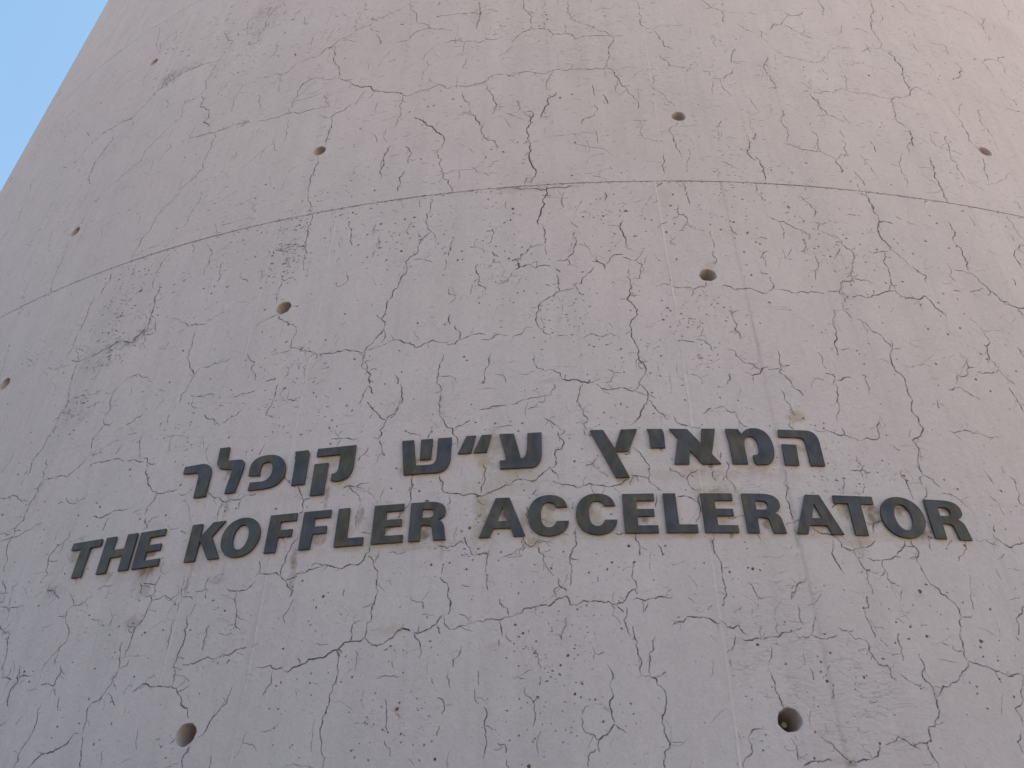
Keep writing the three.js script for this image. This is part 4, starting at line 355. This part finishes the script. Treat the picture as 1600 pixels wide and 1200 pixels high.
function recess(o) {                                                // the inside of an opening: rim, bore and rounded bottom
  const pos = [], idx = [], n = o.rim.length, rings = o.depth > .03 ? [[1, 0], [.965, .0025], [.93, .010], [.91, o.depth * .6], [.88, o.depth * .95], [.6, o.depth], [0, o.depth * 1.02]] : [[1, 0], [.97, o.depth * .35], [.88, o.depth * .75], [.5, o.depth], [0, o.depth * 1.03]];
  for (const [k, d] of rings) for (const p of o.rim) pos.push(...onWall(o.s + (p.x - o.s) * k, o.h + (p.y - o.h) * k, -d));
  for (let j = 0; j + 1 < rings.length; j++) for (let i = 0; i < n; i++) { const a = j * n + i, b = j * n + (i + 1) % n, c = a + n, e = b + n; idx.push(a, b, e, a, e, c); }
  const g = new THREE.BufferGeometry(); g.setAttribute('position', new THREE.Float32BufferAttribute(pos, 3)); g.setIndex(idx); g.computeVertexNormals(); return g;
}
// formwork tie holes: columns and rows as the photograph shows them
const tieCols = [-.972, -.7425, -.4830, -.2545, .0055, .2350, .4945], tieRows = [2.167, 3.678, 4.601, 6.047, 7.02, 8.44], ties = [];
for (const az of tieCols) for (const h of tieRows) ties.push({ s: az * R, h, r: .0305, depth: .15, rough: .045, tie: true });
const holesIn = (s0, s1, h0, h1) => [...ties, ...bigPits.map(p => ({ ...p, depth: p.r * 3, rough: .11 }))].filter(o => o.s > s0 && o.s < s1 && o.h > h0 && o.h < h1);
function addPanel(s0, s1, h0, h1, material, cell, uv) {
  const { geometry, made } = wallPanel(s0, s1, h0, h1, holesIn(s0, s1, h0, h1), cell, uv), m = part(numbered('wall_panel'), geometry, material, tower);
  for (const o of made) {
    const q = part(o.tie ? 'tie_hole' : 'air_hole', recess(o), o.tie ? holeMat : pitMat, m);
    if (o.tie && Math.abs(o.s - .033) < .02 && o.h < 2.5) q.userData.label = 'round hole with a pale rod end inside';
    if (o.tie && Math.abs(o.s - .033) < .02 && o.h < 2.5) {          // the cut end of the tie that shows in the lowest hole
      const g = new THREE.CylinderGeometry(.0068, .0068, .082, 16); g.rotateX(Math.PI / 2); g.rotateY(o.s / R); g.translate(...onWall(o.s + .006, o.h + .006, -.111)); part('tie_rod', g, rodMat, m);
    }
  }
  return m;
}
const G = .0010;                                                    // half the slit between two pours
for (const [s0, s1, n, W, H, cell] of [[-3.5, -1.645, 0, 1280, 1664, .026], [-1.645, -.105, 0, 1280, 1792, .026], [-.105, 2.4, 0, 1792, 1664, .026], [-5.4, -2.77, 1, 1408, 1280, .026], [-2.77, -.062, 1, 1536, 1280, .026], [-.062, 3.2, 1, 1792, 1280, .026], [-5.9, -2.4, 2, 1024, 768, .08]])
  addPanel(s0, s1, JOINT[n] + G, JOINT[n + 1] - G, skinFor(s0, s1, JOINT[n], JOINT[n + 1], W, H), cell);
const plain = (() => { const k = new Skin(0, 2.4, 0, 2.4, 1024, 1024, true); k.network(13); k.small(.8); k.nicks(.8); return k.textures(); })();
const FULL = 2 * Math.PI * R, TOP = 26.0;
addPanel(2.4, FULL - 3.5, JOINT[0] + G, JOINT[1] - G, plain, .25, 2.4);
addPanel(3.2, FULL - 5.4, JOINT[1] + G, JOINT[2] - G, plain, .25, 2.4);
addPanel(-2.4, FULL - 5.9, JOINT[2] + G, JOINT[3] - G, plain, .25, 2.4);
addPanel(-FULL / 2, FULL / 2, -.4, JOINT[0] - G, plain, .25, 2.4);
for (let h = JOINT[3]; h < TOP - 1; h += 2.4) addPanel(-FULL / 2, FULL / 2, h + G, Math.min(h + 2.4, TOP) - G, plain, .4, 2.4);
part('core', new THREE.CylinderGeometry(R - .14, R - .14, TOP - .1, 96).translate(0, TOP / 2 - .1, 0), plain, tower);
part('roof_slab', new THREE.CylinderGeometry(R + .12, R + .12, .3, 96).translate(0, TOP + .15, 0), plain, tower);
shade(tower);

// ---------------------------------------------------------------- the ground
{
  const W = 512, px = new Uint8Array(W * W * 4);
  for (let j = 0; j < W; j++) for (let i = 0; i < W; i++) { const v = noise(i / 4, j / 4, 127) * .4 + noise(i / 16, j / 16, 31) * .35 + table[(i * 131 + j * 7177) & 65535] * .25, k = (j * W + i) * 4; px[k] = 216 + v * 16; px[k + 1] = 195 + v * 16; px[k + 2] = 171 + v * 15; px[k + 3] = 255; }
  const t = new THREE.DataTexture(px, W, W, THREE.RGBAFormat); t.colorSpace = THREE.SRGBColorSpace; t.wrapS = t.wrapT = THREE.RepeatWrapping; t.repeat.set(150, 150); t.magFilter = THREE.LinearFilter; t.minFilter = THREE.LinearMipmapLinearFilter; t.generateMipmaps = true; t.needsUpdate = true;
  const g = new THREE.Mesh(new THREE.PlaneGeometry(600, 600).rotateX(-Math.PI / 2), new THREE.MeshStandardMaterial({ map: t, roughness: .95 })); g.name = 'ground'; g.userData = { kind: 'structure', label: 'pale sandy paving around the foot of the tower' }; g.receiveShadow = true; scene.add(g);
  const DARK_BED = 17;  // unseen dark disc, added so that the lower wall gets less bounced light
  const l = new THREE.Mesh(new THREE.CircleGeometry(DARK_BED, 96).rotateX(-Math.PI / 2).translate(-12, .02, 5), new THREE.MeshStandardMaterial({ color: new THREE.Color().setRGB(.05, .043, .026), roughness: 1 })); l.name = 'added_dark_bed'; l.userData = { kind: 'structure' }; l.receiveShadow = true; scene.add(l);
}

// ---------------------------------------------------------------- the lettering
const CAP = .125, THICK = .0065, GAP = .0028;
function outline(text) {                                            // a small path language: M, L, Q, C, Z in cap heights
  const tok = text.match(/[MLQCZ]|-?\d*\.?\d+/g), out = []; let p = null, i = 0; const num = () => parseFloat(tok[i++]) * CAP;
  while (i < tok.length) {
    const c = tok[i++];
    if (c === 'M') { p = new THREE.Path(); out.push(p); p.moveTo(num(), num()); }
    else if (c === 'L') p.lineTo(num(), num());
    else if (c === 'Q') p.quadraticCurveTo(num(), num(), num(), num());
    else if (c === 'C') p.bezierCurveTo(num(), num(), num(), num(), num(), num());
    else if (c === 'Z') p.closePath();
  }
  return out;
}
const ellipse = (cx, cy, rx, ry, k = .58) => `M${cx - rx} ${cy} C${cx - rx} ${cy + ry * k} ${cx - rx * k} ${cy + ry} ${cx} ${cy + ry} C${cx + rx * k} ${cy + ry} ${cx + rx} ${cy + ry * k} ${cx + rx} ${cy} C${cx + rx} ${cy - ry * k} ${cx + rx * k} ${cy - ry} ${cx} ${cy - ry} C${cx - rx * k} ${cy - ry} ${cx - rx} ${cy - ry * k} ${cx - rx} ${cy}Z`;
// each glyph: width, then its separate strokes, each an outline with an optional counter
const GLYPHS = {
  T: [.93, ['M0 1 L.93 1 L.93 .8 L.62 .8 L.62 0 L.32 0 L.32 .8 L0 .8Z']],
  H: [.95, ['M0 0 L0 1 L.3 1 L.3 .62 L.65 .62 L.65 1 L.95 1 L.95 0 L.66 0 L.66 .41 L.29 .41 L.29 0Z']],
  E: [.76, ['M0 0 L0 1 L.73 1 L.73 .82 L.31 .82 L.31 .6 L.7 .6 L.7 .42 L.31 .42 L.31 .185 L.76 .185 L.76 0Z']],
  K: [.94, ['M0 0 L0 1 L.28 1 L.295 .63 L.58 1 L.92 1 L.62 .61 L.95 0 L.64 0 L.31 .54 L.29 0Z']],
  O: [1.03, [ellipse(.515, .5, .515, .525), ellipse(.525, .5, .21, .335)]],
  F: [.70, ['M0 0 L0 1 L.70 1 L.70 .8 L.3 .8 L.3 .575 L.64 .575 L.64 .385 L.3 .385 L.29 0Z']],
  L: [.71, ['M0 0 L0 1 L.29 1 L.30 .2 L.71 .2 L.71 0Z']],
  R: [.87, ['M0 0 L0 1 L.44 1 C.72 1 .85 .9 .85 .73 C.85 .61 .79 .55 .67 .52 C.78 .48 .81 .42 .83 .33 L.88 0 L.59 0 L.55 .26 C.54 .36 .5 .39 .40 .39 L.28 .39 L.27 0Z', 'M.28 .82 L.43 .82 C.53 .82 .57 .78 .57 .70 C.57 .62 .53 .58 .43 .58 L.28 .58Z']],
  A: [1.07, ['M0 0 L.37 1 L.70 1 L1.07 0 L.80 0 L.73 .215 L.33 .215 L.25 0Z', 'M.53 .78 L.655 .39 L.405 .39Z']],
  C: [.94, ['M.91 .7 C.88 .92 .72 1.025 .49 1.025 C.19 1.025 0 .82 0 .5 C0 .18 .19 -.025 .49 -.025 C.73 -.025 .91 .1 .94 .34 L.65 .345 C.63 .25 .57 .19 .485 .19 C.36 .19 .30 .31 .30 .52 C.30 .72 .36 .835 .48 .835 C.58 .835 .64 .79 .66 .70Z']],
  he: [.98, ['M.02 1 L.68 1 C.88 1 .98 .88 .98 .62 L.98 0 L.64 0 L.63 .58 C.63 .73 .58 .79 .48 .79 L.01 .79Z'], ['M.04 .58 L.39 .57 L.36 0 L.02 0Z']],
  mem: [1.10, ['M0 1 L.31 1 L.38 .85 C.46 .98 .56 1.03 .7 1.03 C.97 1.03 1.10 .8 1.10 .45 C1.09 .16 1.0 0 .80 0 L.62 0 C.57 .02 .56 .12 .56 .25 L.66 .27 C.72 .30 .73 .38 .73 .5 C.73 .7 .68 .79 .57 .79 C.46 .79 .40 .68 .40 .45 L.41 .01 L.05 .01 L.04 .6Z']],
  alef: [1.14, ['M0 1 L.44 .99 L.73 .57 L.79 1 L1.12 1 L1.02 .53 L.95 .28 L1.14 0 L.69 0 L.44 .39 L.38 0 L.03 0 L.19 .73Z']],
  yod: [.41, ['M0 1 L.36 1 C.4 .95 .41 .88 .41 .78 L.40 .46 L.05 .46 L.05 .78 C.05 .88 .04 .94 0 1Z']],
  tsadi: [1.16, ['M0 1 L.33 1 L.58 .46 L.76 1 L1.16 1 L.98 .56 L.89 .37 L.60 .37 L.88 -.35 L.56 -.35Z']],
  ayin: [1.05, ['M0 1 L.37 .99 L.54 .27 C.6 .27 .64 .30 .66 .38 C.69 .5 .70 .7 .70 .99 L1.05 .99 L1.05 .4 C1.04 .13 .95 0 .76 0 L.04 0 L.02 .23 L.17 .23 L.16 .37Z']],
  gershayim: [.83, ['M.20 1 L.44 1 L.33 .5 L0 .5Z'], ['M.58 1 L.83 1 L.72 .5 L.39 .5Z']],
  shin: [1.27, ['M0 .99 L.30 .99 L.41 .24 L.75 .24 C.87 .24 .92 .32 .92 .5 L.92 .99 L1.27 .99 L1.27 .4 C1.26 .13 1.15 0 .9 0 L.12 0Z'], ['M.49 .99 L.79 .99 L.78 .40 L.50 .40Z']],
  qof: [1.05, ['M.02 1 L1.05 1 L1.05 .4 C1.04 .14 .92 0 .66 -.01 L.50 .02 L.5 .22 L.57 .22 C.63 .23 .66 .3 .66 .42 L.66 .77 L.02 .77Z'], ['M0 .55 L.37 .55 L.37 -.35 L.01 -.35Z']],
  vav: [.41, ['M0 1 L.35 1 C.4 .98 .41 .9 .41 .8 L.41 0 L.06 0 L.05 .74 L.02 .80 L.03 .88Z']],
  pe: [1.03, ['M.01 .44 L.33 .40 C.31 .55 .31 .68 .34 .73 C.38 .78 .43 .79 .5 .79 C.6 .78 .66 .68 .66 .5 C.65 .32 .57 .22 .42 .22 L.09 .23 L.09 0 L.5 0 C.83 0 1.03 .15 1.03 .42 C1.03 .76 .83 1.0 .45 1.0 C.13 1.0 0 .87 0 .62Z']],
  lamed: [.84, ['M0 1.43 L.29 1.42 L.31 1.0 L.66 .98 C.79 .97 .84 .90 .84 .76 L.82 .55 L.74 0 L.45 0 L.51 .60 L.51 .71 L.14 .78 L.02 .93Z']],
  resh: [.87, ['M.01 1 L.5 1.01 C.76 1.0 .87 .87 .87 .6 L.87 0 L.52 0 L.51 .60 C.5 .72 .47 .76 .4 .76 L.01 .79Z']],
};
// dark anodised sheet: fine upright brushing with cloudy, faintly blue and brown weathering
const metalMaps = (() => {
  const W = 512, a = new Uint8Array(W * W * 4), b = new Uint8Array(W * W * 4);
  for (let j = 0; j < W; j++) for (let i = 0; i < W; i++) {
    const c = noise(i / 32, j / 64, 7) * .6 + noise(i / 16 + 9, j / 32, 15) * .4, hue = noise(i / 64 + 3, j / 128 + 5, 3), br = noise(i / 2, j / 32 + 3, 15), sp = noise(i / 4 + 40, j / 4, 127), g = table[(i * 97 + j * 3571) & 65535], k = (j * W + i) * 4;
    const v = 72 + c * 16 + br * 4 + g * 2 + Math.max(0, sp - .62) * 70; a[k] = v + 6 + hue * 6; a[k + 1] = v - 4 + hue * 2; a[k + 2] = v - 14 - hue * 10; a[k + 3] = 255;
    const q = 114 + c * 38 + br * 16 + sp * 14; b[k] = b[k + 1] = b[k + 2] = clamp(q / 255) * 255; b[k + 3] = 255;
  }
  return [a, b].map((d, n) => { const t = new THREE.DataTexture(d, W, W, THREE.RGBAFormat); t.wrapS = t.wrapT = THREE.RepeatWrapping; t.repeat.set(1 / .32, 1 / .32); t.magFilter = THREE.LinearFilter; t.minFilter = THREE.LinearMipmapLinearFilter; t.generateMipmaps = true; if (!n) t.colorSpace = THREE.SRGBColorSpace; t.needsUpdate = true; return t; });
})();
const letterMat = new THREE.MeshStandardMaterial({ map: metalMaps[0], roughnessMap: metalMaps[1], roughness: 1, metalness: .35 });
const pinMat = new THREE.MeshStandardMaterial({ color: new THREE.Color().setRGB(.10, .085, .07), roughness: .8, metalness: .3 });
const plateCache = {};
function plate(key, paths) {
  if (plateCache[key]) return plateCache[key];
  const shape = new THREE.Shape(outline(paths[0])[0].getPoints(14)); if (paths[1]) shape.holes.push(new THREE.Path(outline(paths[1])[0].getPoints(14)));
  const g = new THREE.ExtrudeGeometry(shape, { depth: THICK - .0012, bevelEnabled: true, bevelThickness: .0006, bevelSize: .0006, bevelOffset: -.0006, bevelSegments: 2 });
  return plateCache[key] = g.translate(0, 0, GAP + .0006);
}
// where each stroke has metal to pin through, in cap heights
const PINS = { T: [[.47, .9], [.47, .12]], H: [[.14, .85], [.81, .15]], E: [[.15, .9], [.15, .1]], K: [[.14, .9], [.14, .1]], O: [[.15, .5], [.88, .5]], F: [[.15, .9], [.15, .1]], L: [[.15, .9], [.15, .1]], R: [[.14, .9], [.14, .1]], A: [[.535, .9], [.12, .1]], C: [[.15, .5], [.5, .93]],
  he: [[[.3, .9], [.81, .15]], [[.2, .45], [.2, .12]]], mem: [[.2, .6], [.92, .4]], alef: [[.25, .85], [.2, .15]], yod: [[.2, .9], [.22, .55]], tsadi: [[.2, .9], [.68, -.2]], ayin: [[.2, .9], [.88, .5]], gershayim: [[[.25, .8]], [[.65, .8]]], shin: [[[.15, .9], [1.1, .6]], [[.64, .85], [.64, .5]]], qof: [[[.3, .88], [.85, .5]], [[.2, .4], [.2, -.2]]], vav: [[.2, .9], [.22, .1]], pe: [[.85, .5], [.25, .1]], lamed: [[.14, 1.2], [.6, .12]], resh: [[.3, .88], [.7, .12]] };
function letter(glyph, s, base, label, group, tilt = 0) {
  const [w, ...strokesOf] = GLYPHS[glyph], g = new THREE.Group(); g.name = numbered('metal_letter');
  const c = s + w * CAP / 2; g.position.set(...onWall(c, base)); g.rotation.set(0, c / R, 0); g.rotation.order = 'YXZ'; g.rotation.z = tilt;
  g.userData = { label, category: 'letter', group }; scene.add(g);
  const multi = strokesOf.length > 1;
  strokesOf.forEach((paths, n) => {
    const geo = plate(glyph + n, paths).clone().translate(-w * CAP / 2, 0, 0), uv = geo.attributes.uv, ox = rnd(), oy = rnd();
    for (let i = 0; i < uv.count; i++) uv.setXY(i, uv.getX(i) + ox, uv.getY(i) + oy);
    const m = part(multi ? 'stroke' : 'letter_plate', geo, letterMat, g);
    const pp = multi ? PINS[glyph][n] : PINS[glyph];
    for (const [x, y] of pp) part('mounting_pin', new THREE.CylinderGeometry(.003, .003, GAP + .008, 10).rotateX(Math.PI / 2).translate((x - w / 2) * CAP, y * CAP, (GAP - .006) / 2), pinMat, m);
  });
  return shade(g);
}
const EN = 'raised English capitals on the tower wall', HE = 'raised Hebrew letters on the tower wall', BASE = 2.669, HBASE = 2.8935;
const LATIN = [
  ['T', -2.122, 'dark metal capital T that starts the English word THE', -.012], ['H', -1.986, 'dark metal capital H inside the English word THE', .006], ['E', -1.853, 'dark metal capital E that ends the word THE', .02],
  ['K', -1.667, 'dark metal capital K, the only K in the English line', .006], ['O', -1.554, 'dark metal capital O between the K and the first F', 0], ['F', -1.401, 'dark metal capital F right after the O', 0], ['F', -1.291, 'dark metal capital F right before an L', .002],
  ['L', -1.181, 'dark metal capital L between an F and an E', 0], ['E', -1.068, 'dark metal capital E before the R that ends the second English word', 0], ['R', -.956, 'dark metal capital R ending the second English word, small lug on top', 0],
  ['A', -.749, 'dark metal capital A that starts the longest English word', 0], ['C', -.608, 'dark metal capital C right after the A', 0], ['C', -.470, 'dark metal capital C right before an E', 0], ['E', -.334, 'dark metal capital E between a C and an L', 0], ['L', -.217, 'dark metal capital L between two capitals E', 0],
  ['E', -.109, 'dark metal capital E between L and R inside the longest English word', 0], ['R', .010, 'dark metal capital R between an E and an A', 0], ['A', .149, 'dark metal capital A between an R and a T', 0], ['T', .276, 'dark metal capital T between an A and an O', 0], ['O', .405, 'dark metal capital O between a T and an R', 0], ['R', .548, 'dark metal capital R that ends the longest English word', 0]];
for (const [g, s, label, tilt] of LATIN) {
  const o = letter(g, s, BASE, label, EN, tilt);
  if (s === -.956) { const t = part('lug', new THREE.TorusGeometry(.0042, .0014, 8, 18).translate(-.008, .1305, .003), pinMat, o); t.castShadow = t.receiveShadow = true; }
}
const HEBREW = [['he', .155, 'dark metal Hebrew letter he in two strokes, first of its line'], ['mem', -.004, 'dark metal Hebrew letter mem with an open arch'], ['alef', -.175, 'dark metal Hebrew letter alef with a slanting bar'], ['yod', -.243, 'small dark metal Hebrew letter yod'], ['tsadi', -.417, 'dark metal Hebrew final tsadi with a long slanting tail'],
  ['ayin', -.696, 'dark metal Hebrew letter ayin beside the double mark'], ['gershayim', -.823, 'pair of small slanting dark metal strokes between two Hebrew letters'], ['shin', -1.004, 'dark metal Hebrew letter shin with a separate middle stroke'],
  ['qof', -1.285, 'dark metal Hebrew letter qof with a separate hanging leg'], ['vav', -1.360, 'narrow dark metal Hebrew letter vav'], ['pe', -1.511, 'dark metal Hebrew letter pe with a rounded back'], ['lamed', -1.639, 'tall dark metal Hebrew letter lamed rising above its line'], ['resh', -1.759, 'dark metal Hebrew letter resh, last of its line']];
for (const [g, s, label] of HEBREW) letter(g, s, HBASE, label, HE, rr(-.006, .006));

// ---------------------------------------------------------------- picture
const renderer = new THREE.WebGLRenderer({ antialias: true });
renderer.toneMapping = THREE.LinearToneMapping; renderer.toneMappingExposure = EXPOSURE;
renderer.shadowMap.enabled = true;
renderer.render(scene, camera);
